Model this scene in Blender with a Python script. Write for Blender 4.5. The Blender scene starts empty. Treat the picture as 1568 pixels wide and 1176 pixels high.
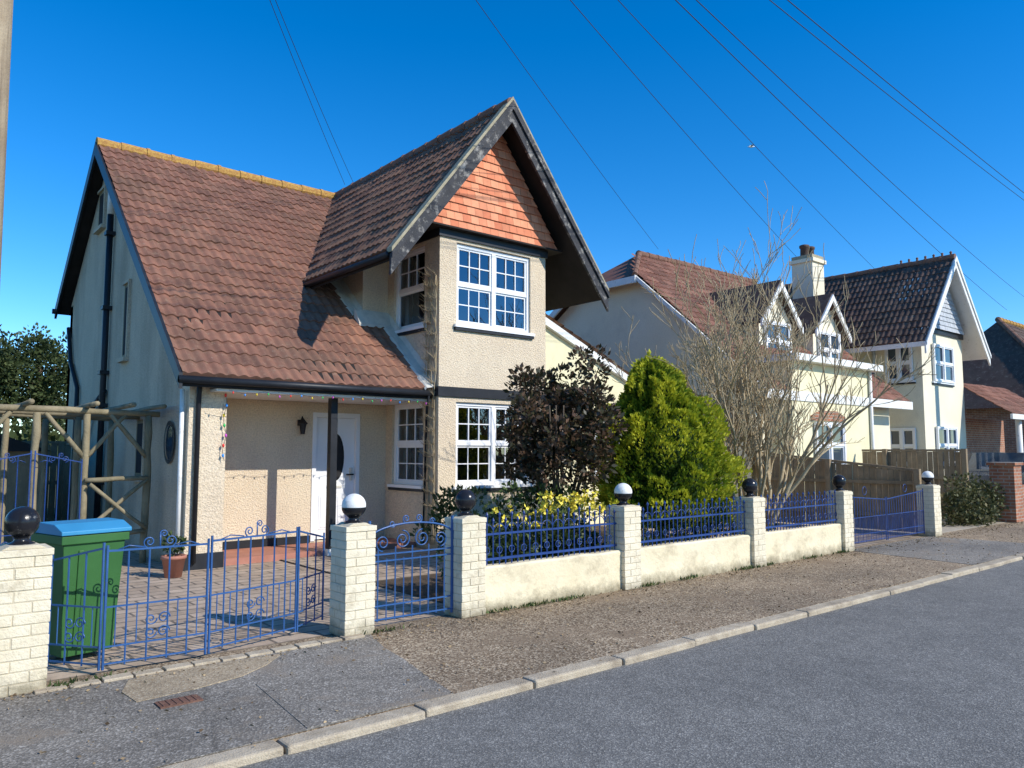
import bpy, math, random
import numpy as np
from mathutils import Vector, Matrix, noise
random.seed(7); rng=np.random.default_rng(7)
R=math.radians
sc=bpy.context.scene
# ---------------------------------------------------------------- materials
def newmat(name):
    m=bpy.data.materials.new(name); m.use_nodes=True
    nt=m.node_tree; bs=nt.nodes['Principled BSDF']
    return m,nt,bs
def ramp(nt,fac,stops):
    r=nt.nodes.new('ShaderNodeValToRGB')
    e=r.color_ramp.elements
    while len(e)<len(stops): e.new(0.5)
    for i,(p,c) in enumerate(stops):
        e[i].position=p; e[i].color=(c[0],c[1],c[2],1)
    nt.links.new(fac,r.inputs[0]); return r.outputs[0]
def noi(nt,scale,detail=4,rough=.6,stretch=None,dist=0):
    tc=nt.nodes.new('ShaderNodeTexCoord'); out=tc.outputs['Object']
    if stretch:
        mp=nt.nodes.new('ShaderNodeMapping'); mp.inputs['Scale'].default_value=stretch
        nt.links.new(out,mp.inputs[0]); out=mp.outputs[0]
    n=nt.nodes.new('ShaderNodeTexNoise'); n.inputs['Scale'].default_value=scale
    n.inputs['Detail'].default_value=detail; n.inputs['Roughness'].default_value=rough
    n.inputs['Distortion'].default_value=dist
    nt.links.new(out,n.inputs['Vector']); return n.outputs[0]
def mix(nt,f,a,b,mode='MIX'):
    m=nt.nodes.new('ShaderNodeMix'); m.data_type='RGBA'; m.blend_type=mode
    for s,v in ((m.inputs[0],f),(m.inputs[6],a),(m.inputs[7],b)):
        if isinstance(v,(int,float)): s.default_value=v
        elif isinstance(v,tuple): s.default_value=(v[0],v[1],v[2],1)
        else: nt.links.new(v,s)
    return m.outputs[2]
def bump(nt,bs,h,strength,dist=.01):
    b=nt.nodes.new('ShaderNodeBump'); b.inputs['Strength'].default_value=strength
    b.inputs['Distance'].default_value=dist
    nt.links.new(h,b.inputs['Height']); nt.links.new(b.outputs[0],bs.inputs['Normal'])
def surf(name,c1,c2,scale=3,rough=.85,bs_=60,bstr=.4,bd=.01,stain=None,sscale=.8,sstretch=None,metal=0,slo=.45,shi=.75,spec=.3,speck=0,dirt=0):
    m,nt,bs=newmat(name)
    c=ramp(nt,noi(nt,scale,6),[(.3,c1),(.7,c2)])
    if stain:
        f=ramp(nt,noi(nt,sscale,8,.7,sstretch),[(slo,(0,0,0)),(shi,(1,1,1))])
        c=mix(nt,f,c,stain)
    if speck:
        g=ramp(nt,noi(nt,bs_,2,.5),[(.3,(1-speck,)*3),(.6,(1.0,)*3),(.75,(1+speck*.3,)*3)])
        c=mix(nt,1.0,c,g,'MULTIPLY')
    if dirt:   # splash-back grime near the ground
        tc=nt.nodes.new('ShaderNodeTexCoord'); sx=nt.nodes.new('ShaderNodeSeparateXYZ'); nt.links.new(tc.outputs['Object'],sx.inputs[0])
        a=nt.nodes.new('ShaderNodeMath'); a.operation='MULTIPLY_ADD'; a.inputs[1].default_value=.35; nt.links.new(noi(nt,7,6,.7),a.inputs[0])
        sub=nt.nodes.new('ShaderNodeMath'); sub.operation='MULTIPLY'; sub.inputs[1].default_value=-1; nt.links.new(sx.outputs[2],sub.inputs[0]); nt.links.new(sub.outputs[0],a.inputs[2])
        f=ramp(nt,a.outputs[0],[(.02,(0,0,0)),(.17,(dirt,dirt,dirt))]); c=mix(nt,f,c,(.20,.165,.10))
    nt.links.new(c,bs.inputs['Base Color'])
    bs.inputs['Roughness'].default_value=rough; bs.inputs['Metallic'].default_value=metal
    bs.inputs['Specular IOR Level'].default_value=spec
    if bstr: bump(nt,bs,noi(nt,bs_,3),bstr,bd)
    return m
def varmat(name,stops,rough=.8,scale=8,dark=.6,bstr=.4,bscale=50,trans=0,lich=None,licol=(.5,.45,.3)):
    m,nt,bs=newmat(name)
    a=nt.nodes.new('ShaderNodeAttribute'); a.attribute_name='var'
    c=ramp(nt,a.outputs['Fac'],stops)
    n=ramp(nt,noi(nt,scale,6),[(.3,(dark,)*3),(.7,(1.1,)*3)])
    c=mix(nt,1.0,c,n,'MULTIPLY')
    if lich:
        f=ramp(nt,noi(nt,lich,8,.75),[(.54,(0,0,0)),(.70,(1,1,1))])
        c=mix(nt,f,c,licol)
        f=ramp(nt,noi(nt,.9,8,.75),[(.45,(0,0,0)),(.75,(.6,.6,.6))])
        c=mix(nt,f,c,tuple(x*.55 for x in licol))
        f=ramp(nt,noi(nt,23,4,.7),[(.64,(0,0,0)),(.72,(.7,.7,.7))])
        c=mix(nt,f,c,(.36,.32,.24))
    nt.links.new(c,bs.inputs['Base Color']); bs.inputs['Roughness'].default_value=rough
    bs.inputs['Specular IOR Level'].default_value=.3
    if bstr: bump(nt,bs,noi(nt,bscale,3),bstr,.006)
    if trans:
        t=nt.nodes.new('ShaderNodeBsdfTranslucent'); nt.links.new(c,t.inputs[0])
        mx=nt.nodes.new('ShaderNodeMixShader'); mx.inputs[0].default_value=trans
        nt.links.new(bs.outputs[0],mx.inputs[1]); nt.links.new(t.outputs[0],mx.inputs[2])
        nt.links.new(mx.outputs[0],nt.nodes['Material Output'].inputs[0])
    return m
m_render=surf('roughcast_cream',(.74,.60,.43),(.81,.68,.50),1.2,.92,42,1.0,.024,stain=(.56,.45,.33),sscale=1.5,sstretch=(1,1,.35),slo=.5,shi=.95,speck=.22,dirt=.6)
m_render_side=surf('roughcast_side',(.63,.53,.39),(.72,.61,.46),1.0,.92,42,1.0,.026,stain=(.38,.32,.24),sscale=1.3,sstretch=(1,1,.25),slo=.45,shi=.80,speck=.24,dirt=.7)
m_smooth=surf('painted_render',(.76,.68,.42),(.82,.75,.50),1.2,.85,40,.3,.008,stain=(.5,.46,.34),sscale=1.2,sstretch=(1,1,.5),slo=.5,shi=.9)
m_pale=surf('painted_render_pale',(.78,.70,.51),(.84,.77,.59),.8,.85,30,.3,.008,stain=(.58,.52,.40),sscale=.9,slo=.52,shi=.88,speck=.08)
m_lowwall=surf('garden_wall_render',(.72,.61,.40),(.80,.70,.49),2,.85,25,.6,.012,stain=(.38,.31,.20),sscale=3,sstretch=(1,1,1.4),slo=.50,shi=.82,dirt=.85)
m_brickp=surf('painted_brick',(.68,.59,.42),(.79,.71,.54),5,.8,45,.8,.010,stain=(.40,.33,.22),sscale=6,slo=.53,shi=.80,dirt=.8)
m_mortar=surf('painted_mortar',(.52,.45,.32),(.62,.55,.41),8,.9,60,.5,dirt=.8)
m_black=surf('black_paint',(.012,.014,.018),(.025,.027,.032),4,.45,30,.2,.004)
m_blackball=surf('black_gloss_paint',(.01,.011,.013),(.02,.02,.025),4,.22,25,.35,.006,stain=(.16,.16,.15),sscale=14,slo=.60,shi=.68)
m_barge=surf('weathered_black_timber',(.022,.023,.028),(.05,.05,.055),6,.7,40,.7,.01,stain=(.32,.30,.27),sscale=7,slo=.53,shi=.66)
m_soffit=surf('soffit_dark',(.014,.011,.010),(.028,.022,.02),4,.8,30,.2)
m_white=surf('white_upvc',(.80,.81,.82),(.84,.84,.84),3,.35,20,.05,.002)
m_whitep=surf('white_paint',(.74,.73,.69),(.82,.81,.77),3,.5,30,.3,.004,stain=(.36,.34,.29),sscale=9,slo=.58,shi=.75)
m_lead=surf('lead_flashing',(.50,.48,.43),(.68,.65,.57),6,.7,30,.6,.012)
m_verge=surf('verge_mortar',(.30,.26,.17),(.42,.37,.26),8,.9,50,.6)
m_tile=varmat('roof_tiles',[(0,(.175,.084,.058)),(.5,(.24,.112,.075)),(1,(.33,.155,.10))],.85,3,.72,.5,60,lich=11,licol=(.29,.19,.125))
m_tile2=varmat('roof_tiles_brown',[(0,(.145,.074,.05)),(.5,(.195,.10,.066)),(1,(.26,.14,.09))],.88,3,.72,.5,60,lich=8,licol=(.25,.175,.115))
m_tiled=varmat('roof_tiles_dark',[(0,(.065,.042,.034)),(.5,(.10,.06,.047)),(1,(.14,.088,.068))],.85,3,.7,.4,60,lich=6,licol=(.18,.155,.12))
m_tiler=varmat('roof_tiles_red',[(0,(.18,.08,.055)),(.5,(.25,.11,.075)),(1,(.33,.155,.105))],.85,3,.75,.4,60,lich=8,licol=(.25,.17,.12))
m_hung=varmat('hung_clay_tiles',[(0,(.58,.175,.085)),(.45,(.71,.245,.125)),(.8,(.79,.33,.18)),(1,(.60,.20,.10))],.75,6,.86,.4,60)
m_hungg=varmat('hung_boards_grey',[(0,(.42,.45,.48)),(1,(.5,.52,.55))],.7,6,.85,.2,60)
m_ridge=surf('ridge_tiles_lichen',(.32,.15,.05),(.46,.26,.07),14,.9,60,.8,.01,stain=(.55,.36,.09),sscale=20,slo=.48,shi=.65)
m_ridged=surf('ridge_tiles',(.15,.08,.055),(.24,.13,.09),8,.9,50,.6)
m_wood=surf('weathered_wood',(.20,.165,.10),(.33,.275,.175),3,.85,30,.8,.01,stain=(.11,.10,.06),sscale=4,sstretch=(1,1,.4))
m_fence=surf('fence_wood',(.24,.175,.105),(.35,.265,.17),5,.9,30,.6,.008,stain=(.14,.11,.075),sscale=3,sstretch=(1,1,.2))
m_pole=surf('creosoted_pole',(.30,.22,.14),(.46,.37,.25),4,.85,60,.6,.006,stain=(.14,.10,.07),sscale=5,sstretch=(4,4,.2))
m_blue=surf('blue_gate_paint',(.010,.035,.15),(.02,.065,.25),6,.35,40,.3,.004,stain=(.10,.08,.08),sscale=25,slo=.60,shi=.75,spec=.5)
m_bluel=surf('blue_gate_paint_light',(.018,.075,.22),(.035,.115,.31),6,.35,40,.3,.004,stain=(.10,.09,.09),sscale=25,slo=.60,shi=.75,spec=.5)
m_bark=surf('pale_bark',(.34,.26,.15),(.52,.42,.27),6,.85,40,.5)
m_bark2=surf('dark_bark',(.07,.05,.035),(.13,.10,.07),6,.9,40,.6)
m_bin=surf('green_bin_plastic',(.03,.11,.028),(.042,.14,.038),3,.5,30,.1,.002)
m_binlid=surf('blue_lid_plastic',(.04,.23,.42),(.05,.28,.50),3,.4,30,.1,.002)
m_rubber=surf('black_rubber',(.015,.015,.015),(.03,.03,.03),5,.8,30,.2)
m_kerb=surf('kerb_concrete',(.42,.34,.235),(.58,.49,.36),9,.9,90,.8,.010,stain=(.22,.17,.12),sscale=3.2,slo=.46,shi=.78,speck=.15)
m_iron=surf('rusty_iron',(.13,.065,.045),(.21,.11,.075),12,.8,60,.6)
m_redbrickflat=surf('red_tile_step',(.36,.15,.10),(.46,.21,.15),4,.7,40,.3)
m_dark=surf('dark_interior',(.012,.012,.014),(.03,.03,.032),2,.9,10,0)
m_curtain=surf('net_curtain',(.45,.45,.44),(.55,.55,.54),2,.9,10,.1)
def brickmat(name,c1,c2,mo,w,h,ms=.012,plane='XY',rough=.85,off=.5,bstr=.5):
    m,nt,bs=newmat(name)
    tc=nt.nodes.new('ShaderNodeTexCoord'); v=tc.outputs['Object']
    if plane!='XY':
        sx=nt.nodes.new('ShaderNodeSeparateXYZ'); cx=nt.nodes.new('ShaderNodeCombineXYZ'); nt.links.new(v,sx.inputs[0])
        ad=nt.nodes.new('ShaderNodeMath'); ad.operation='ADD'; nt.links.new(sx.outputs[0],ad.inputs[0]); nt.links.new(sx.outputs[1],ad.inputs[1])
        nt.links.new(ad.outputs[0],cx.inputs[0]); nt.links.new(sx.outputs[2],cx.inputs[1]); v=cx.outputs[0]
    b=nt.nodes.new('ShaderNodeTexBrick'); nt.links.new(v,b.inputs['Vector'])
    b.inputs['Color1'].default_value=(*c1,1); b.inputs['Color2'].default_value=(*c2,1); b.inputs['Mortar'].default_value=(*mo,1)
    b.inputs['Scale'].default_value=1; b.inputs['Brick Width'].default_value=w; b.inputs['Row Height'].default_value=h
    b.inputs['Mortar Size'].default_value=ms; b.offset=off
    n=ramp(nt,noi(nt,4,8,.7),[(.3,(.6,.6,.6)),(.7,(1.15,1.15,1.15))])
    c=mix(nt,1.0,b.outputs['Color'],n,'MULTIPLY'); nt.links.new(c,bs.inputs['Base Color'])
    bs.inputs['Roughness'].default_value=rough
    inv=nt.nodes.new('ShaderNodeMath'); inv.operation='MULTIPLY_ADD'; inv.inputs[1].default_value=-1; inv.inputs[2].default_value=1
    nt.links.new(b.outputs['Fac'],inv.inputs[0]); bump(nt,bs,inv.outputs[0],bstr,.01)
    return m
m_pavers=brickmat('block_paving',(.42,.31,.215),(.52,.40,.29),(.17,.135,.10),.42,.21,.014)
m_brick=brickmat('red_brick',(.36,.12,.06),(.44,.18,.09),(.40,.33,.26),.225,.075,.01,'V')
m_brick2=brickmat('brown_brick',(.26,.12,.08),(.34,.17,.11),(.36,.30,.25),.225,.075,.01,'V')
def asphalt(name,base,light,peb,vs=120,crack=True,patch=None,pebamt=.5,blot=.14,dark=None):
    m,nt,bs=newmat(name)
    tc=nt.nodes.new('ShaderNodeTexCoord')
    v=nt.nodes.new('ShaderNodeTexVoronoi'); v.inputs['Scale'].default_value=vs; nt.links.new(tc.outputs['Object'],v.inputs['Vector'])
    sep=nt.nodes.new('ShaderNodeSeparateColor'); nt.links.new(v.outputs['Color'],sep.inputs[0])
    c=ramp(nt,sep.outputs[0],[(0,tuple(x*.75 for x in base)),(pebamt,base),(min(1,pebamt+.3),light),(1,peb)])
    big=ramp(nt,noi(nt,.55,8,.65,dist=.6),[(.3,(1-blot*1.4,)*3),(.7,(1+blot,1+blot*.95,1+blot*.8))])
    c=mix(nt,1.0,c,big,'MULTIPLY')
    mid=ramp(nt,noi(nt,6,6,.7),[(.3,(.82,.82,.82)),(.7,(1.12,1.12,1.12))])
    c=mix(nt,1.0,c,mid,'MULTIPLY')
    if patch:
        f=ramp(nt,noi(nt,1.1,8,.7,dist=.4),[(.54,(0,0,0)),(.64,(1,1,1))]); c=mix(nt,f,c,patch)
    sp=ramp(nt,noi(nt,2.7,12,.85),[(.66,(0,0,0)),(.70,(1,1,1))]); c=mix(nt,sp,c,peb)
    if crack:
        nz=nt.nodes.new('ShaderNodeTexNoise'); nz.inputs['Scale'].default_value=1.5; nz.inputs['Detail'].default_value=6
        nt.links.new(tc.outputs['Object'],nz.inputs['Vector'])
        w=mix(nt,.45,tc.outputs['Object'],nz.outputs[1],'ADD')
        vo=nt.nodes.new('ShaderNodeTexVoronoi'); vo.feature='DISTANCE_TO_EDGE'; vo.inputs['Scale'].default_value=.42
        nt.links.new(w,vo.inputs['Vector'])
        f=ramp(nt,vo.outputs[0],[(0,(1,1,1)),(.008,(0,0,0))]); f2=mix(nt,noi(nt,.5),(0,0,0),f)
        c=mix(nt,f2,c,tuple(x*.35 for x in base))
    nt.links.new(c,bs.inputs['Base Color']); bs.inputs['Roughness'].default_value=.88
    bs.inputs['Specular IOR Level'].default_value=.25
    bump(nt,bs,v.outputs['Distance'],.6,.005)
    return m
m_road=asphalt('asphalt_road',(.165,.158,.145),(.225,.215,.195),(.34,.325,.29),110,False,blot=.11)
m_cross=asphalt('asphalt_crossover',(.205,.183,.154),(.28,.252,.215),(.42,.385,.335),90,True,patch=(.25,.205,.155),blot=.22)
m_peb=asphalt('pebbled_tarmac',(.18,.127,.08),(.33,.245,.16),(.54,.445,.315),75,False,patch=(.24,.175,.113),pebamt=.35,blot=.22)
m_patch=asphalt('tan_patch',(.35,.27,.18),(.41,.33,.22),(.48,.41,.30),90,False)
m_soil=surf('garden_soil',(.07,.05,.033),(.14,.10,.066),6,.95,50,1,.03)
m_ground=surf('rough_grass_ground',(.06,.075,.03),(.11,.11,.05),3,.95,40,1,.03,stain=(.12,.10,.06),sscale=.4)
m_grav=surf('drive_concrete',(.34,.29,.22),(.42,.36,.28),2,.9,60,.4)
def glassmat():
    m,nt,bs=newmat('window_glass')
    gl=nt.nodes.new('ShaderNodeBsdfGlossy'); gl.inputs['Roughness'].default_value=.015
    gl.inputs['Color'].default_value=(.80,.88,1,1)
    tr=nt.nodes.new('ShaderNodeBsdfTransparent'); tr.inputs[0].default_value=(.68,.73,.76,1)
    fr=nt.nodes.new('ShaderNodeFresnel'); fr.inputs[0].default_value=1.7
    mp=nt.nodes.new('ShaderNodeMath'); mp.operation='MULTIPLY_ADD'; mp.inputs[1].default_value=1.3; mp.inputs[2].default_value=.07; mp.use_clamp=True
    nt.links.new(fr.outputs[0],mp.inputs[0])
    mx=nt.nodes.new('ShaderNodeMixShader'); nt.links.new(mp.outputs[0],mx.inputs[0])
    nt.links.new(tr.outputs[0],mx.inputs[1]); nt.links.new(gl.outputs[0],mx.inputs[2])
    b=nt.nodes.new('ShaderNodeBump'); b.inputs['Strength'].default_value=.05; b.inputs['Distance'].default_value=.02
    nt.links.new(noi(nt,2.5,2),b.inputs['Height']); nt.links.new(b.outputs[0],gl.inputs['Normal'])
    nt.links.new(mx.outputs[0],nt.nodes['Material Output'].inputs[0]); return m
m_glass=glassmat()
m_darkglass=surf('dark_glass',(.03,.05,.075),(.05,.075,.10),2,.05,4,.03,.01,spec=1.0)
m_leafred=varmat('bronze_leaves',[(0,(.026,.03,.013)),(.35,(.06,.055,.026)),(.7,(.115,.065,.04)),(1,(.23,.14,.09))],.4,3,.8,0,trans=.2)
m_conif=varmat('golden_conifer_foliage',[(0,(.025,.055,.008)),(.35,(.13,.20,.014)),(.7,(.34,.39,.022)),(1,(.52,.52,.035))],.7,3,.85,0,trans=.3)
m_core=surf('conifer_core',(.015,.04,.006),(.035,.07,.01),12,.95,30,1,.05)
m_shrub=varmat('shrub_leaves',[(0,(.025,.045,.012)),(.5,(.065,.10,.028)),(1,(.16,.20,.07))],.5,3,.8,0,trans=.25)
m_ivy=varmat('hedge_leaves',[(0,(.04,.045,.018)),(.5,(.10,.11,.04)),(1,(.22,.19,.09))],.6,3,.8,0,trans=.2)
m_yel=surf('yellow_petals',(.78,.60,.04),(.84,.72,.12),5,.6,20,0)
m_pine=varmat('distant_tree_leaves',[(0,(.022,.036,.012)),(.5,(.05,.072,.02)),(1,(.10,.12,.038))],.7,1,.8,0,trans=.15)
m_litter=varmat('leaf_litter',[(0,(.10,.06,.03)),(1,(.42,.31,.18))],.9,3,.8,0)
m_car=surf('dark_car_paint',(.03,.035,.045),(.04,.045,.055),2,.2,10,0,spec=.6)
m_wire=surf('wire_black',(.02,.02,.03),(.03,.03,.045),2,.6,10,0)
# ---------------------------------------------------------------- mesh builder
class MB:
    def __init__(s,*mats):
        s.v=[];s.f=[];s.mi=[];s.sm=[];s.var=[];s.mats=list(mats);s.M=Matrix.Identity(4)
    def m(s,mat):
        if mat not in s.mats: s.mats.append(mat)
        return s.mats.index(mat)
    def add(s,vs,fs,mat=None,smooth=False,var=.5):
        k=len(s.v); flip=s.M.determinant()<0
        idx=s.m(mat) if mat is not None else 0
        for p in vs:
            s.v.append(tuple(s.M@Vector(p)))
        s.var+= [var]*len(vs) if isinstance(var,(int,float)) else list(var)
        for f in fs:
            g=[i+k for i in f]
            if flip: g=g[::-1]
            s.f.append(g); s.mi.append(idx); s.sm.append(smooth)
    def box(s,x0,x1,y0,y1,z0,z1,mat=None,var=.5):
        if x1<x0:x0,x1=x1,x0
        if y1<y0:y0,y1=y1,y0
        if z1<z0:z0,z1=z1,z0
        vs=[(x0,y0,z0),(x1,y0,z0),(x1,y1,z0),(x0,y1,z0),(x0,y0,z1),(x1,y0,z1),(x1,y1,z1),(x0,y1,z1)]
        fs=[(0,3,2,1),(4,5,6,7),(0,1,5,4),(1,2,6,5),(2,3,7,6),(3,0,4,7)]
        s.add(vs,fs,mat,False,var)
    def prism(s,poly,a,b,axis,mat=None,var=.5):
        def P(p,t):
            return {'x':(t,p[0],p[1]),'y':(p[0],t,p[1]),'z':(p[0],p[1],t)}[axis]
        n=len(poly); area=sum(poly[i][0]*poly[(i+1)%n][1]-poly[(i+1)%n][0]*poly[i][1] for i in range(n))
        pl=poly if area>0 else poly[::-1]
        if axis=='y': pl=pl[::-1]
        if b<a:a,b=b,a
        vs=[P(p,a) for p in pl]+[P(p,b) for p in pl]
        fs=[tuple(range(n))[::-1],tuple(range(n,2*n))]+[(i,(i+1)%n,(i+1)%n+n,i+n) for i in range(n)]
        s.add(vs,fs,mat,False,var)
    def tube(s,pts,r,mat=None,seg=6,smooth=True,cap=True,var=.5):
        pts=[Vector(p) for p in pts]; n=len(pts)
        rs=[r]*n if isinstance(r,(int,float)) else r
        vs=[]; prev=None
        for i,p in enumerate(pts):
            d=(pts[min(i+1,n-1)]-pts[max(i-1,0)])
            if d.length<1e-9:d=Vector((0,0,1))
            d.normalize()
            if prev is None:
                a=Vector((0,0,1)) if abs(d.z)<.9 else Vector((1,0,0))
                u=d.cross(a).normalized()
            else:
                u=(prev-d*prev.dot(d)); 
                u=u.normalized() if u.length>1e-6 else d.orthogonal().normalized()
            prev=u; w=d.cross(u)
            for k in range(seg):
                t=2*math.pi*k/seg+math.pi/seg
                vs.append(p+u*(math.cos(t)*rs[i])+w*(math.sin(t)*rs[i]))
        fs=[]
        for i in range(n-1):
            for k in range(seg):
                k2=(k+1)%seg
                fs.append((i*seg+k,i*seg+k2,(i+1)*seg+k2,(i+1)*seg+k))
        if cap:
            fs.append(tuple(range(seg))[::-1]); fs.append(tuple((n-1)*seg+k for k in range(seg)))
        s.add(vs,fs,mat,smooth,var)
    def sphere(s,c,r,mat=None,seg=24,rings=14,sx=1,sy=1,sz=1,fn=None):
        vs=[];fs=[]
        for i in range(rings+1):
            ph=math.pi*i/rings
            for k in range(seg):
                th=2*math.pi*k/seg
                d=Vector((math.sin(ph)*math.cos(th),math.sin(ph)*math.sin(th),math.cos(ph)))
                q=r*(fn(d) if fn else 1)
                vs.append((c[0]+d.x*q*sx,c[1]+d.y*q*sy,c[2]+d.z*q*sz))
        for i in range(rings):
            for k in range(seg):
                k2=(k+1)%seg
                fs.append((i*seg+k,(i+1)*seg+k,(i+1)*seg+k2,i*seg+k2))
        s.add(vs,fs,mat,True)
    def lathe(s,c,prof,mat=None,seg=24,smooth=True):
        vs=[];fs=[]
        for (r,z) in prof:
            for k in range(seg):
                t=2*math.pi*k/seg; vs.append((c[0]+r*math.cos(t),c[1]+r*math.sin(t),c[2]+z))
        for i in range(len(prof)-1):
            for k in range(seg):
                k2=(k+1)%seg; fs.append((i*seg+k,i*seg+k2,(i+1)*seg+k2,(i+1)*seg+k))
        s.add(vs,fs,mat,smooth)
    def obj(s,name,parent=None,bevel=0):
        me=bpy.data.meshes.new(name); me.from_pydata(s.v,[],s.f); me.update()
        for mt in s.mats: me.materials.append(mt)
        me.polygons.foreach_set('material_index',s.mi); me.polygons.foreach_set('use_smooth',s.sm)
        at=me.attributes.new('var','FLOAT','POINT'); at.data.foreach_set('value',s.var)
        o=bpy.data.objects.new(name,me); sc.collection.objects.link(o)
        if bevel:
            b=o.modifiers.new('bev','BEVEL'); b.width=bevel; b.segments=2; b.limit_method='ANGLE'
        if parent is not None:
            o.parent=parent; o.matrix_parent_inverse=Matrix.Translation(-parent.location)
        return o
def empty(name,loc):
    e=bpy.data.objects.new(name,None); e.location=loc; e.empty_display_size=.3
    sc.collection.objects.link(e); return e
def frameM(o,U,Nn):
    U=Vector(U).normalized();Nn=Vector(Nn).normalized();Z=U.cross(Nn)
    if Z.z<0: Z=-Z
    return Matrix(((U.x,Nn.x,Z.x,o[0]),(U.y,Nn.y,Z.y,o[1]),(U.z,Nn.z,Z.z,o[2]),(0,0,0,1)))
def tile_roof(b,P0,U,V,Lu,Lv,mat,mask=None,course=.29,per=.165,amp=.03,ns=8,step=.026,redfn=None):
    P0=Vector(P0);U=Vector(U).normalized();V=Vector(V).normalized();Nn=U.cross(V).normalized()
    if Nn.z<0: Nn=-Nn
    nc=int(math.ceil(Lv/course)); nu=int(Lu/per*ns)
    us=[i*Lu/nu for i in range(nu+1)]
    wv=[amp*(.5+.5*math.cos(2*math.pi*u/per))**.8 for u in us]
    flip=U.cross(V).dot(Nn)<0
    ph=random.uniform(0,6)
    for j in range(nc):
        v0=j*course; v1=min(Lv,(j+1)*course+.02)
        tw=per*2; offs=(tw/2 if j%2 else 0)
        ntile=int(Lu/tw)+3
        tv=[random.random() for _ in range(ntile)]; tj=[random.uniform(-.006,.007) for _ in range(ntile)]
        ts=[random.uniform(-.008,.008) for _ in range(ntile)]
        rows=[]
        for (v,h) in ((v0,-.0),(v0,step),(v1,.004)):
            row=[]
            for i,u in enumerate(us):
                t=int((u+offs)/tw)
                hh=h+wv[i]+(tj[t] if h>0 else 0)+.014*math.sin(u*.9+v*.7+ph)+.006*math.sin(u*2.3-v*1.9)
                if h==-.0: hh=.0
                p=P0+U*u+V*(v+(ts[t] if v==v0 and j>0 else 0))+Nn*hh
                row.append(p)
            rows.append(row)
        vs=[];var=[];fs=[]
        for row in rows:
            for i,u in enumerate(us):
                vs.append(row[i]); t=int((u+offs)/tw); q=tv[t]
                if redfn: q=min(1,q*.75+redfn(row[i]))
                var.append(q)
        n=nu+1
        for a in (0,1):
            for i in range(nu):
                c=rows[a][i]
                if mask and not mask(c.x,c.y): continue
                f=(a*n+i,a*n+i+1,(a+1)*n+i+1,(a+1)*n+i)
                fs.append(f[::-1] if flip else f)
        b.add(vs,fs,mat,False,var)
def ridge(b,p0,p1,mat,r=.12,L=.42):
    p0=Vector(p0);p1=Vector(p1); d=(p1-p0); n=max(1,int(d.length/L))
    for i in range(n):
        a=p0+d*(i/n); c=p0+d*((i+.97)/n); j=Vector((0,0,random.uniform(-.008,.008)))
        b.tube([a+j,c+j],[r,r*.93],mat,10,False)
        b.tube([c-d.normalized()*.03+j,c+j+d.normalized()*.03],r*1.06,mat,10,False)
def wall(b,x0,x1,z0,z1,th,holes,mat):
    xs=sorted(set([x0,x1]+[h[0] for h in holes]+[h[1] for h in holes]))
    for i in range(len(xs)-1):
        a,c=xs[i],xs[i+1]; hs=sorted([h for h in holes if h[0]<=a+1e-6 and h[1]>=c-1e-6],key=lambda h:h[2])
        z=z0
        for h in hs:
            if h[2]>z: b.box(a,c,-th,0,z,h[2],mat)
            z=h[3]
        if z<z1: b.box(a,c,-th,0,z,z1,mat)
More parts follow.
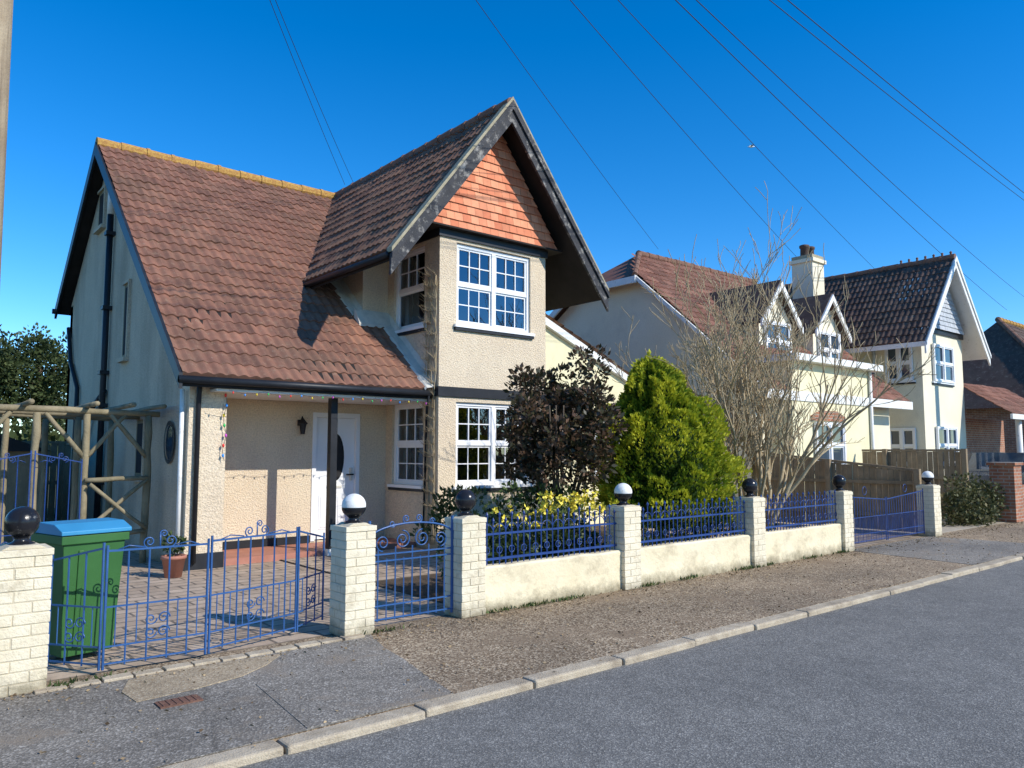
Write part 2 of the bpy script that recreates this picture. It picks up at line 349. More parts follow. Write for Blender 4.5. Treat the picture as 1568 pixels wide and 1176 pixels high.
def sash(fr,M_,W,H,units=1,cols=3,rows=2,bars=True,sill=True,curt=True,solid=False,rec=.06,sillmat=None,lowbars=True):
    fr.M=M_
    if solid: rec=-.07
    y=-rec; F=.055
    fr.box(0,F,y-.05,y+.02,0,H,m_white); fr.box(W-F,W,y-.05,y+.02,0,H,m_white)
    fr.box(F,W-F,y-.05,y+.018,H-F,H,m_white); fr.box(F,W-F,y-.05,y+.018,0,F,m_white)
    uw=(W-F*2)/units
    for k in range(units):
        x0=F+k*uw; x1=x0+uw
        if k>0: fr.box(x0-.04,x0+.04,y-.05,y+.022,F,H-F,m_white)
        xa=x0+(.04 if k>0 else 0); xb=x1-(.04 if k<units-1 else 0)
        zm=H*.5
        fr.box(xa,xb,y-.03,y+.01,zm-.028,zm+.028,m_white)
        for (za,zb,yy) in ((F,zm-.028,y-.02),(zm+.028,H-F,y-.005)):
            s=.035
            fr.box(xa,xa+s,yy-.02,yy+.008,za,zb,m_white); fr.box(xb-s,xb,yy-.02,yy+.008,za,zb,m_white)
            fr.box(xa+s,xb-s,yy-.02,yy+.006,za,za+s,m_white); fr.box(xa+s,xb-s,yy-.02,yy+.006,zb-s,zb,m_white)
            if bars and (lowbars or za>F+.01):
                for c in range(1,cols):
                    xc=xa+s+(xb-xa-2*s)*c/cols; fr.box(xc-.009,xc+.009,yy-.015,yy+.003,za+s,zb-s,m_white)
                for r_ in range(1,rows):
                    zc=za+s+(zb-za-2*s)*r_/rows; fr.box(xa+s,xb-s,yy-.015,yy+.001,zc-.009,zc+.009,m_white)
    if solid:
        fr.box(.02,W-.02,y-.055,y-.035,.02,H-.02,m_darkglass)
    else:
        fr.add([(.02,y-.022,.02),(W-.02,y-.022,.02),(W-.02,y-.022,H-.02),(.02,y-.022,H-.02)],[(0,1,2,3)][::1] if fr.M.determinant()<0 else [(3,2,1,0)],m_glass)
        fr.box(-.02,W+.02,-.42,-.40,-.05,H+.05,m_dark)
        if curt:
            for (a,c) in ((.03,.03+W*.11),(W*.89-.03,W-.03)):
                n=14; vs=[];fs=[]
                for i in range(n+1):
                    x=a+(c-a)*i/n; yy=-.22+.02*math.sin(i*2.1)
                    vs+= [(x,yy,.0),(x,yy,H)]
                for i in range(n): fs.append((2*i,2*i+1,2*i+3,2*i+2))
                fr.add(vs,fs,m_curtain,True)
    if sill:
        fr.box(-.06,W+.06,-max(rec,.03)-.03,.06,-.05,-.001,m_white if sillmat is None else sillmat)
        fr.box(-.05,W+.05,-max(rec,.03)-.03,.045,-.10,-.051,m_black)
    fr.M=Matrix.Identity(4)
# ---------------------------------------------------------------- ground
KY=4.12
b=MB(m_ground); b.add([(-600,-600,-.06),(900,-600,-.06),(900,900,-.06),(-600,900,-.06)],[(0,1,2,3)]); b.obj('ground')
b=MB(m_road); b.add([(-80,-3.2,-.045),(160,-3.2,-.045),(160,KY+.01,-.045),(-80,KY+.01,-.045)],[(0,1,2,3)]); b.obj('road')
b=MB(m_peb); b.box(-80,160,KY+.15,6.3,-.055,0); b.obj('pavement')
b=MB(m_cross); b.prism([(.2,KY+.15),(3.08,KY+.15),(3.16,4.7),(3.28,5.2),(3.34,5.6),(3.5,6.12),(.2,6.12)],-.002,.005,'z'); 
b.prism([(12.1,KY+.15),(15.6,KY+.15),(15.5,6.2),(12.3,6.2)],-.002,.005,'z'); b.obj('pavement_crossover')
b=MB(m_patch); b.prism([(1.42,5.42),(1.8,5.46),(2.15,5.55),(2.4,5.72),(2.62,5.95),(2.2,5.98),(1.75,6.02),(1.5,5.95),(1.4,5.7)],.0,.010,'z'); b.obj('pavement_patch')
b=MB(m_cross); b.prism([(2.05,KY+.16),(2.75,KY+.16),(2.95,5.35),(2.15,5.3)],.003,.009,'z'); b.obj('pavement_patch')
b=MB(m_iron); b.box(1.5,1.76,5.18,5.32,.0,.014); 
for i in range(6): b.box(1.52+i*.04,1.535+i*.04,5.19,5.31,.014,.018,m_iron)
b.obj('manhole_cover')
b=MB(m_kerb)
x=-30.0
while x<90:
    L=.91; z=.0+random.uniform(-.008,.005); dy=random.uniform(-.012,.012); d2=dy+random.uniform(-.008,.008)
    b.prism([(x+.006,KY+dy),(x+L-.006,KY+d2),(x+L-.006,KY+.155+d2),(x+.006,KY+.155+dy)],-.2,z+.006,'z'); x+=L
b.obj('kerb',bevel=.016)
b=MB(m_kerb); b.box(-80,160,-3.35,-3.2,-.2,.05); b.obj('kerb')
b=MB(m_peb); b.box(-80,160,-5.2,-3.35,-.055,.04); b.obj('pavement')
b=MB(m_pavers); b.box(.3,4.75,6.3,14,-.055,.006); b.obj('driveway')
b=MB(m_grav); b.box(15.7,22,6.3,12,-.055,.006); b.obj('driveway')
b=MB(m_pavers); b.box(12.1,15.4,6.3,13,-.055,.006); b.obj('driveway')
b=MB(m_soil); b.box(4.75,12.1,6.3,12,-.055,.02); b.obj('garden_soil')
b=MB(m_pavers); b.box(4.76,7.1,8.4,10.9,.0,.026); b.obj('garden_path')
b=MB(m_kerb)
x=.95
while x<3.3:
    b.box(x,x+.19,6.02+random.uniform(-.01,.01),6.12,-.02,.018+random.uniform(0,.008)); x+=.205
b.obj('brick_edging',bevel=.006)
# ---------------------------------------------------------------- pillars
def pillar(x,y,w,h,ball,name='gate_pillar'):
    b=MB(m_brickp,m_mortar)
    x0,x1,y0,y1=x-w/2,x+w/2,y-w/2,y+w/2
    b.box(x0+.005,x1-.005,y0+.005,y1-.005,0,h-.04,m_mortar)
    ch=.075;n=int((h-.05)/ch)
    for i in range(n):
        z0=i*ch+.004; z1=z0+ch-.008
        j=lambda:random.uniform(-.003,.003)
        s=x0+w*(.68 if i%2 else .34); t=y0+w*(.34 if i%2 else .68)
        for (a,c,d,e) in ((x0,s-.004,y0,t-.004),(s+.004,x1,y0,t-.004),(x0,s-.004,t+.004,y1),(s+.004,x1,t+.004,y1)):
            b.box(a+j(),c+j(),d+j(),e+j(),z0,z1,m_brickp)
    zt=n*ch
    b.box(x0-.006,x1+.006,y0-.006,y1+.006,zt,zt+.045,m_brickp)
    b.prism([(x0+.03,zt+.045),(x1-.03,zt+.045),(x1-.08,zt+.07),(x0+.08,zt+.07)],y0+.03,y1-.03,'y',m_mortar)
    bm=m_blackball if ball=='b' else m_whitep
    zz=zt+.06; br=.107
    b.lathe((x,y,zz),[(.0,0),(.085,0),(.085,.012),(.05,.03),(.045,.05),(.06,.065)],m_blackball)
    b.sphere((x,y,zz+.05+br),br,bm,28,18)
    if ball=='w': b.sphere((x,y,zz+.05+br*.80),br*1.005,m_blackball,28,9,sz=.78)
    return b.obj(name,bevel=.004)
for (x,w,c,h) in ((.86,.33,'b',.95),(3.38,.29,'w',.98),(4.62,.29,'b',.99),(6.95,.29,'w',1.0),(9.6,.29,'b',1.0),(12.15,.29,'b',1.0),(15.6,.31,'w',1.0)):
    pillar(x,6.08+w/2,w,h,c)
PX=[4.62,6.95,9.6,12.15]
for i in range(3):
    b=MB(m_lowwall); a=PX[i]+.145;c=PX[i+1]-.145
    n=24; vs=[];fs=[]
    for k in range(n+1):
        xx=a+(c-a)*k/n; h=.452+.012*noise.noise(Vector((xx*3,1,0))); d=.008*noise.noise(Vector((xx*2,5,0)))
        vs+=[(xx,6.135+d,-.02),(xx,6.138+d,.24),(xx,6.13+d,h-.02),(xx,6.15,h),(xx,6.275,h),(xx,6.29,h-.02),(xx,6.285,-.02)]
    for k in range(n):
        for q in range(6): fs.append((7*k+q,7*k+7+q,7*k+8+q,7*k+q+1))
    b.add(vs,fs,m_lowwall,False)
    b.obj('garden_wall')
# ---------------------------------------------------------------- ironwork
def spiral(b,o,U,cx,cz,r,turns,start,mat,rad=.006,sgn=1):
    pts=[]
    n=int(18*turns)
    for i in range(n+1):
        t=i/n; a=start+sgn*2*math.pi*turns*t; rr=r*(1-.82*t)
        pts.append((o[0]+U[0]*(cx+rr*math.cos(a)),o[1]+U[1]*(cx+rr*math.cos(a)),o[2]+cz+rr*math.sin(a)))
    b.tube(pts,rad,mat,5,True)
def ring(b,o,U,cx,cz,r,mat,rad=.006):
    spiral_pts=[(o[0]+U[0]*(cx+r*math.cos(a)),o[1]+U[1]*(cx+r*math.cos(a)),o[2]+cz+r*math.sin(a)) for a in [2*math.pi*i/20 for i in range(21)]]
    b.tube(spiral_pts,rad,mat,5,True)
def rail_panel(x0,x1,y,zb,zt,mat,name):
    b=MB(mat); n=int(round((x1-x0)/.085)); U=(1,0,0); o=(0,y,0)
    for z,r in ((zb+.05,.012),(zt-.17,.010),):
        b.box(x0,x1,y-r*.6,y+r*.6,z-r,z+r)
    for i in range(n+1):
        x=x0+.03+(x1-x0-.06)*i/n
        top=zt+(.0 if i%2 else -.06)
        b.tube([(x,y,zb-.02),(x,y,top)],.008,mat,5,False)
        b.tube([(x,y,top),(x,y,top+.025),(x,y,top+.055)],[.008,.016,.002],mat,6,False)
    for i in range(0,n,2):
        x=x0+.03+(x1-x0-.06)*(i+1)/n
        ring(b,o,U,x,(zb+zt)/2-.10,.035,mat,.005)
        hw=(x1-x0-.06)/n
        pts=[(x+hw*math.cos(a),y,zt-.16+ .09*math.sin(a)) for a in [math.pi*k/8 for k in range(9)]]
        b.tube(pts,.005,mat,4)
    return b.obj(name)
for i in range(3): rail_panel(PX[i]+.145,PX[i+1]-.145,6.21,.46,.93,m_blue,'iron_railing')
def gate_leaf(b,A,B,zb,zt,mat,rise=0,n=None,scroll=True,flip=False,top=True):
    A=Vector(A);B=Vector(B);W=(B-A).length;U=(B-A)/W
    A=A+U*.014; B=B-U*.014; W=(B-A).length; o=(A.x,A.y,0)
    P=lambda s,z:(A.x+U.x*s,A.y+U.y*s,z)
    topz=lambda s: zt+rise*( (s/W) if not flip else (1-s/W))
    for s in (0.0,W): b.tube([P(s,zb-.02),P(s,topz(s)+.04)],.010,mat,6,False)
    for z in (zb+.02,zb+.14,zb+.42):
        b.tube([P(0,z),P(W,z)],.008,mat,4,False)
    b.tube([P(W*k/8,topz(W*k/8)) for k in range(9)],.010,mat,4,False)
    n=n or max(3,int(W/.12))
    for i in range(1,n):
        s=W*i/n; b.tube([P(s,zb),P(s,topz(s))],.0068,mat,5,False)
    if not scroll:
        for i in range(n):
            s=W*(i+.5)/n; b.tube([P(s,zb),P(s,zb+.42)],.005,mat,4,False)
    if scroll:
        c=W/2
        for i in range(n):
            s=W*(i+.5)/n
            if abs(s-c)>.12: b.tube([P(s,zb+.14),P(s,zb+.42)],.005,mat,4,False)
        for sg in (1,-1):
            for k in range(2):
                spiral(b,o,U,c+sg*(.045),zb+.25+(.05 if k else -.05),.045,1.4,0,mat,.0055,sg)
        if top:
            for sg in (1,-1):
                spiral(b,o,U,c+sg*.075,zt+.045,.045,1.5,math.pi*(1.5),mat,.0055,sg)
                b.tube([P(c+sg*W*.40,zt+.005),P(c+sg*W*.3,zt+.03),P(c+sg*W*.15,zt+.012)],.005,mat,5)
            b.tube([P(c,zt),P(c,zt+.11)],.006,mat,5)
            spiral(b,o,U,c+.025,zt+.10,.03,1.3,math.pi,mat,.005,-1)
b=MB(m_bluel)
pts=[(1.10,6.60),(1.38,6.22),(2.12,6.20),(2.96,6.44),(3.36,6.74)]
gate_leaf(b,(*pts[0],0),(*pts[1],0),.06,.80,m_bluel,.1,top=False)
gate_leaf(b,(*pts[1],0),(*pts[2],0),.06,.88,m_bluel,.0)
gate_leaf(b,(*pts[2],0),(*pts[3],0),.06,.90,m_bluel,.0)
gate_leaf(b,(*pts[3],0),(*pts[4],0),.06,.90,m_bluel,-.1,top=False)
b.obj('driveway_gate')
b=MB(m_bluel); A=(3.55,6.24);W=.92;U=(1,0,0);o=(A[0],A[1],0)
P=lambda s,z:(A[0]+s,A[1],z)
for s in (0,W): b.tube([P(s,.04),P(s,.97)],.016,m_bluel,6,False)
for z in (.08,.2,.60,.66): b.tube([P(0,z),P(W,z)],.009,m_bluel,4,False)
for i in range(1,10): b.tube([P(W*i/10,.06),P(W*i/10,.62+ (.1 if i%2 else .0))],.0075 if i%2 else .006,m_bluel,5,False)
arch=[P(W/2-W/2*math.cos(a),.80+.13*math.sin(a)) for a in [math.pi*k/16 for k in range(17)]]
b.tube(arch,.010,m_bluel,5)
for sg in (1,-1):
    spiral(b,o,U,W/2+sg*.11,.78,.085,1.8,math.pi/2,m_bluel,.007,sg)
    spiral(b,o,U,W/2+sg*.32,.76,.075,1.7,-math.pi/2,m_bluel,.007,sg)
    spiral(b,o,U,W/2+sg*.07,.97,.04,1.5,-math.pi/2,m_bluel,.006,sg)
    spiral(b,o,U,W/2+sg*.22,.93,.035,1.4,0,m_bluel,.006,sg)
b.obj('garden_gate')
b=MB(m_blue)
gate_leaf(b,(12.32,6.26,0),(13.85,6.26,0),.07,.86,m_blue,-.10,n=16,scroll=False)
gate_leaf(b,(13.88,6.26,0),(15.42,6.26,0),.07,.86,m_blue,-.10,n=16,scroll=False,flip=True)
ring(b,(12.32,6.26,0),(1,0,0),.76,.93,.07,m_blue); ring(b,(13.88,6.26,0),(1,0,0),.76,.93,.07,m_blue)
b.obj('driveway_gate')
# ---------------------------------------------------------------- gabled block
def gable(par,cx,yb,yback,yinf,half,ez,zt,zinf,ihalf,rmat,bargemat,hungmat,bw=.24,soff=m_soffit,ridgemat=None,hung=True,gutter=True,vergem=None):
    rise=zt-ez; L=math.hypot(half,rise)
    b=MB(rmat)
    tile_roof(b,(cx-half,yback,ez),(0,-1,0),(half,0,rise),yback-yb,L,rmat,course=.30)
    tile_roof(b,(cx+half,yb,ez),(0,1,0),(-half,0,rise),yback-yb,L,rmat,course=.30)
    b.obj('gable_roof_tiles',par)
    b=MB(ridgemat or m_ridged); ridge(b,(cx,yb-.02,zt-.02),(cx,yback,zt-.02),ridgemat or m_ridged,.11); b.obj('gable_ridge',par)
    b=MB(soff)
    k=rise/half; t=.09*L/half
    for sg in (-1,1):
        b.prism([(cx+sg*half,ez-.01),(cx,zt-.01),(cx,zt-.01-t),(cx+sg*half,ez-.01-t)],yb+.02,yback,'y',soff)
    b.obj('gable_soffit',par)
    b=MB(bargemat)
    w=bw*L/half
    for sg in (-1,1):
        e=sg*(half+.04)
        b.prism([(cx+e,ez-.06*k+.01),(cx,zt+.0),(cx,zt-w),(cx+e,ez-w-.03)],yb-.03,yb+.018,'y',bargemat)
        b.prism([(cx+e,ez-.04*k+.015),(cx,zt+.02),(cx,zt-w*.38),(cx+e,ez-w*.38)],yb-.065,yb-.0305,'y',bargemat)
        if vergem: b.prism([(cx+e,ez-.04*k+.085),(cx,zt+.09),(cx,zt+.021),(cx+e,ez-.04*k+.016)],yb-.05,yb+.10,'y',vergem)
    b.obj('barge_boards',par)
    b=MB(hungmat)
    ztop=zt-.1-t
    b.prism([(cx-ihalf,zinf+.02),(cx+ihalf,zinf+.02),(cx,ztop)],yinf+.02,yinf+.08,'y',m_soffit)
    z=zinf; row=0; th=.145;tw=.17
    while z<ztop:
        x=cx-ihalf-.2+(tw/2 if row%2 else 0)
        while x<cx+ihalf:
            hb=ihalf*(ztop-z)/(ztop-zinf); ht=ihalf*max(0,(ztop-z-th-.02))/(ztop-zinf)
            a0,a1=max(x+.002,cx-hb),min(x+tw-.002,cx+hb)
            c0,c1=max(x+.002,cx-ht),min(x+tw-.002,cx+ht)
            if a1>a0+.005:
                if c1<c0: c0=c1=min(max((a0+a1)/2,cx-ht),cx+ht)
                y0=yinf-.018-random.uniform(0,.005); y1=yinf+.005; zz=z-random.uniform(0,.005)
                v=random.random()
                b.add([(a0,y0,zz),(a1,y0,zz),(c1,y1,z+th+.01),(c0,y1,z+th+.01),(a0,y0+.014,zz),(a1,y0+.014,zz)],[(0,1,2,3),(1,0,4,5)],hungmat,False,v)
            x+=tw
        z+=th; row+=1
    b.obj('gable_infill',par)
    if gutter:
        b=MB(m_black); 
        for sg in (-1,1): b.tube([(cx+sg*(half+.05),yb+.05,ez-.07),(cx+sg*(half+.05),yback-3.4,ez-.07)],.05,m_black,8)
        b.obj('gable_gutter',par)
# ================================================================ HOUSE 1
H=empty('detached_house',(7,13,0))
gable(H,8.25,9.85,16.3,10.25,2.33,4.62,7.62,5.32,1.47,m_tile2,m_barge,m_hung,bw=.22,vergem=m_verge)
b=MB(m_tile)
Lv=math.hypot(5.75,4.93)
def msk(x,y): return (x<7.25) if y<12 else (x<10.1)
def redf(p):
    d=math.hypot((p.x-6.9)/1.0,(p.y-11.2)/1.2); return max(0,.6-.45*d)
tile_roof(b,(3.14,10.5,2.6),(1,0,0),(0,5.75,4.93),7.0,Lv,m_tile,msk,redfn=redf)
b.obj('main_roof_tiles',H)
b=MB(m_tile); tile_roof(b,(10.1,19.6,4.80),(-1,0,0),(0,-3.3,2.75),6.96,math.hypot(3.3,2.75),m_tile); b.obj('rear_roof_tiles',H)
b=MB(m_ridge); ridge(b,(3.12,16.27,7.55),(8.3,16.27,7.55),m_ridge,.13,.45); b.obj('main_ridge',H)
b=MB(m_soffit)
b.prism([(10.5,2.60),(16.27,7.52),(19.6,4.78),(19.6,4.66),(16.27,7.38),(10.5,2.46)],3.16,3.5,'x')
b.prism([(10.5,2.60),(12.1,3.96),(12.1,3.82),(10.5,2.46)],3.5,7.12,'x'); b.obj('roof_deck',H)
b=MB(m_black)
b.prism([(10.46,2.63),(16.27,7.58),(19.65,4.80),(19.65,4.56),(16.27,7.32),(10.46,2.42)],3.10,3.145,'x',m_black)
b.obj('left_barge_board',H)
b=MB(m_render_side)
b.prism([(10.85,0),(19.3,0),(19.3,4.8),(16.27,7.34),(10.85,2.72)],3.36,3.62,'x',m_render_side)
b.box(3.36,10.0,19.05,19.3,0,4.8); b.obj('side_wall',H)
b=MB(m_render)
b.box(3.359,3.87,10.842,11.1,0.0,2.5,m_render)
b.M=Matrix(((1,0,0,0),(0,-1,0,12.0),(0,0,1,0),(0,0,0,1)))
wall(b,3.62,10.0,0,2.6,.2,[(5.72,6.6,.12,2.25)],m_render)
wall(b,6.62,10.0,2.6,5.2,.2,[],m_render)
b.M=Matrix.Identity(4)
b.obj('front_wall',H)
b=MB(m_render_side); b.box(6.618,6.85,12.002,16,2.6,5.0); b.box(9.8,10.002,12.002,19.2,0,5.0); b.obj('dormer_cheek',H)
b=MB(m_black); b.box(3.34,3.89,10.83,11.12,0,.22); b.box(3.9,5.7,11.97,12.0,0.1,.22); b.obj('plinth',H)
BX0,BX1,BY=7.13,9.5,10.36
b=MB(m_render)
b.M=Matrix(((1,0,0,0),(0,-1,0,BY),(0,0,1,0),(0,0,0,1)))
wall(b,BX0,BX1,0,5.18,.2,[(7.48,9.13,1.03,2.42),(7.48,9.13,3.72,5.12)],m_render)
b.M=Matrix.Identity(4); b.obj('bay_front_wall',H)
for X,sg,nm in ((BX0,-1,'bay_left_wall'),(BX1,1,'bay_right_wall')):
    b=MB(m_render)
    b.M=Matrix(((0,sg,0,X),(1,0,0,0),(0,0,1,0),(0,0,0,1)))
    wall(b,BY+.2 ,12.0,0,5.18,.2,[(10.80,11.78,1.03,2.42),(10.80,11.78,3.72,5.12)],m_render)
    b.M=Matrix.Identity(4); b.obj(nm,H)
b=MB(m_black)
b.box(BX0-.03,BX1+.03,BY-.035,BY+.1,2.50,2.66); b.box(BX0-.03,BX0+.1,BY+.101,11.99,2.50,2.66)
b.box(BX0-.03,BX1+.03,BY-.035,BY+.1,5.17,5.30); b.box(BX0-.03,BX0+.1,BY+.101,11.99,5.17,5.30); b.box(BX1-.1,BX1+.03,BY+.101,11.99,5.17,5.30)
b.box(6.7,9.8,10.2,12.6,5.301,5.33,m_soffit)
b.obj('bay_bands',H)
b=MB(m_white)
for z in (1.03,3.72):
    sash(b,frameM((9.13,BY,z),(-1,0,0),(0,-1,0)),1.65,1.39,2)
    sash(b,frameM((BX0,10.80,z),(0,1,0),(-1,0,0)),.98,1.39,1,lowbars=(z<2))
    sash(b,frameM((BX1,11.78,z),(0,-1,0),(1,0,0)),.98,1.39,1)
b.obj('bay_windows',H)
b=MB(m_lead)
def rz(y): return 2.6+(y-10.5)*4.93/5.75+.085
for (xa,xb,ya,yb_) in ((BX0-.20,BX0-.004,10.42,11.96),(6.42,6.614,12.0,12.95)):
    vs=[];n=14
    for i in range(n+1):
        y=ya+(yb_-ya)*i/n; j=random.uniform(0,.02)
        vs+=[(xa-j,y,rz(y)-.03),(xa+.03-j,y,rz(y)+.01),(xb-.03,y,rz(y)+.035),(xb,y,rz(y)+.14+j)]
    fs=[]
    for i in range(n):
        for q in (0,1,2): fs.append((4*i+q,4*i+q+1,4*i+q+5,4*i+q+4))
    b.add(vs,fs,m_lead,False)
b.prism([(11.80,rz(11.8)-.03),(11.998,rz(12.0)-.03),(11.998,rz(12.0)+.12),(11.97,rz(12.0)+.12),(11.80,rz(11.8)+.02)],6.45,BX0-.01,'x')
b.obj('lead_flashing',H)
b=MB(m_black)
b.tube([(3.1,10.47,2.545),(7.1,10.47,2.545)],.052,m_black,10); b.box(3.16,7.11,10.53,10.57,2.46,2.6)
b.tube([(3.45,10.72,2.5),(3.47,10.80,2.35),(3.47,10.80,.1)],.035,m_black,8)
b.tube([(3.30,10.95,2.45),(3.31,10.95,.1)],.033,m_whitep,8)
b.tube([(7.0,10.45,2.5),(7.06,10.6,2.3),(7.08,10.7,0.1)],.02,m_black,6)
b.obj('gutter_and_downpipes',H)
b=MB(m_whitep); b.box(3.63,7.128,10.575,11.99,2.42,2.455); b.obj('porch_ceiling',H)
b=MB(m_black); b.box(5.48,5.59,10.86,10.97,.12,2.42); b.box(5.455,5.615,10.835,10.995,0,.119,m_whitep); b.obj('porch_post',H)
b=MB(m_redbrickflat); b.box(3.9,7.1,10.95,11.96,0.0,.10); b.obj('porch_step',H)
b=MB(m_white); b.M=frameM((6.60,12.0,.12),(-1,0,0),(0,-1,0))
W=.88;Hh=2.13
b.box(0,.07,-.12,.015,0,Hh);b.box(W-.07,W,-.12,.015,0,Hh);b.box(.07,W-.07,-.12,.012,Hh-.08,Hh)
b.box(.072,W-.072,-.10,-.05,0.02,Hh-.082)
def oval(cx,cz,rx,rz_,y0,y1,mat,seg=28,hole=None):
    vs=[];fs=[]
    for i in range(seg):
        a=2*math.pi*i/seg; vs.append((cx+rx*math.cos(a),y1,cz+rz_*math.sin(a)))
    if hole:
        for i in range(seg):
            a=2*math.pi*i/seg; vs.append((cx+hole[0]*math.cos(a),y1,cz+hole[1]*math.sin(a)))
        fs=[(i,(i+1)%seg,(i+1)%seg+seg,i+seg) for i in range(seg)]
    else: fs=[tuple(range(seg))]
    b.add(vs,fs,mat)
oval(W/2-.02,1.38,.19,.44,0,-.042,m_white,hole=(.155,.40)); oval(W/2-.02,1.38,.156,.401,0,-.046,m_dark)
b.box(W/2-.026,W/2-.014,-.045,-.040,.99,1.77)
for (za,zb) in ((.18,.75),):
    for (xa,xb) in ((.16,.40),(.48,.72)):
        b.box(xa,xb,-.05,-.042,za,zb); b.box(xa+.03,xb-.03,-.042,-.034,za+.03,zb-.03)
b.box(.12,.16,-.05,.0,.98,1.2,m_lead); b.box(.10,.24,-.01,.01,1.07,1.095,m_black); b.box(.3,.58,-.05,-.035,.86,.90,m_lead)
b.M=Matrix.Identity(4); b.obj('front_door',H)
b=MB(m_black); b.box(5.45,5.53,11.95,12.0,2.02,2.12); b.lathe((5.49,11.88,1.88),[(.0,0),(.035,0),(.06,.16),(.085,.17),(.02,.25),(0,.27)],m_black,8,False)
b.tube([(5.49,11.98,2.08),(5.49,11.9,2.17),(5.49,11.88,2.13)],.01); b.obj('wall_lantern',H)
b=MB(m_black)
b.tube([(3.28,15.55,.1),(3.28,15.55,6.0)],.055,m_black,8); b.tube([(3.28,15.55,6.0),(3.28,15.55,6.6)],.06,m_whitep,8)
for z in (1,2.4,3.0,4.2,5.6): b.box(3.2,3.36,15.46,15.64,z,z+.07)
b.tube([(3.30,17.9,.1),(3.30,17.9,2.9),(3.30,18.7,3.5),(3.30,19.1,4.3)],.045,m_black,8)
b.tube([(3.30,15.5,2.7),(3.28,16.4,2.4),(3.28,17.2,1.5)],.045,m_black,8)
b.tube([(3.05,19.62,4.72),(3.7,19.62,4.72)],.06,m_black,8)
b.obj('side_pipes',H)
b=MB(m_whitep)
for (ya,yb_,za,zb) in ((14.2,14.55,3.2,4.5),(16.35,16.9,6.0,6.75),(12.9,13.4,1.2,2.1)):
    b.box(3.345,3.365,ya,yb_,za,zb,m_wood); b.box(3.342,3.346,ya+.06,yb_-.06,za+.06,zb-.06,m_dark); b.box(3.27,3.36,ya-.06,yb_+.06,za-.07,za-.001,m_render_side)
    b.box(3.31,3.36,ya-.05,ya-.001,za,zb,m_render_side);b.box(3.31,3.36,ya-.05,yb_+.05,zb+.001,zb+.05,m_render_side)
b.M=frameM((3.36,11.35,1.45),(0,1,0),(-1,0,0))
oval(.25,.28,.25,.31,0,.03,m_black,hole=(.19,.25)); oval(.25,.28,.192,.252,0,.012,m_darkglass)
b.M=Matrix.Identity(4); b.obj('side_windows',H)
b=MB(m_smooth)
b.prism([(10.0,0),(14.2,0),(14.2,3.05),(10.0,4.78)],12.0,12.2,'y',m_smooth); b.obj('extension_wall',H)
b=MB(m_whitep); b.prism([(10.0,4.82),(14.35,3.02),(14.35,2.86),(10.0,4.66)],11.9,11.995,'y'); b.obj('extension_fascia',H)
b=MB(m_tile2); tile_roof(b,(14.4,11.9,3.05),(0,1,0),(-4.4,0,1.8),6,4.75,m_tile2); b.obj('extension_roof',H)
b=MB(m_white); sash(b,frameM((13.35,11.99,1.1),(-1,0,0),(0,-1,0)),1.0,1.25,1,solid=True); b.obj('extension_window',H)
cols=[(.8,.05,.04),(.05,.3,.8),(.8,.6,.05),(.05,.5,.12),(.6,.1,.5)]
cm=[]
for i,c in enumerate(cols):
    cm.append(surf('bulb_%d'%i,c,c,1,.25,10,0))
b=MB(m_wire,*cm); pts=[]
for i in range(61):
    x=3.75+3.3*i/60; z=2.43-.04*abs(math.sin(i*.35))
    pts.append((x,10.44,z))
    if i%3==1: b.sphere((x,10.44,z-.02),.012,cm[(i//3)%5],8,6,sz=1.5)
b.tube(pts,.003,m_wire,4)
pts=[]
for i in range(14):
    z=2.38-i*.07; p=(3.83+.02*math.sin(i),10.79,z); pts.append(p)
    if i%2==0: b.sphere(p,.018,cm[(i//2)%5],8,6,sz=1.5)
b.tube(pts,.004,m_wire,4); b.obj('string_lights')
# ================================================================ HOUSE 3
H3=empty('detached_house',(26,12,0))
gable(H3,25.5,9.1,17,9.5,2.45,4.75,7.6,5.35,1.6,m_tiled,m_whitep,m_hungg,bw=.22,soff=m_whitep,gutter=False)
b=MB(m_pale); b.box(24.0,27.1,9.6,17,0,5.3); b.box(23.95,27.15,9.55,9.58,5.2,5.36,m_black); b.obj('walls',H3)
b=MB(m_tiled); tile_roof(b,(22.9,12.2,4.6),(1,0,0),(0,3.6,3.0),9,4.7,m_tiled); b.obj('main_roof_tiles',H3)
b=MB(m_pale); b.box(23.2,31.5,12.4,18,0,4.7); b.obj('rear_walls',H3)
b=MB(m_ridged)
for i in range(7): b.lathe((25.5,9.2+i*.25,7.66),[(.05,0),(.03,.06),(.045,.1),(0,.14)],m_ridged,8)
b.obj('ridge_finials',H3)
b=MB(m_white)
for z in (1.2,3.72):
    sash(b,frameM((24.0,9.85,z),(0,1,0),(-1,0,0)),.8,1.1,2,solid=True,bars=False)
    sash(b,frameM((26.2,9.6,z),(-1,0,0),(0,-1,0)),1.5,1.15,2,solid=True,bars=False)
b.tube([(23.95,11.0,.1),(23.95,11.0,4.8)],.05,m_whitep,8)
b.obj('windows',H3)
b=MB(m_tiler); tile_roof(b,(27.1,8.3,2.75),(1,0,0),(0,1.6,1.1),4.6,1.95,m_tiler); b.obj('porch_roof',H3)
b=MB(m_whitep); b.box(27.1,31.7,8.25,8.32,2.6,2.76)
for x in (28.4,31.2): b.tube([(x,8.5,0),(x,8.5,2.62)],.09,m_whitep,12)
b.obj('porch_columns',H3)
b=MB(m_brick); b.box(27.11,31.5,9.9,12.39,0,2.7); b.obj('porch_wall',H3)
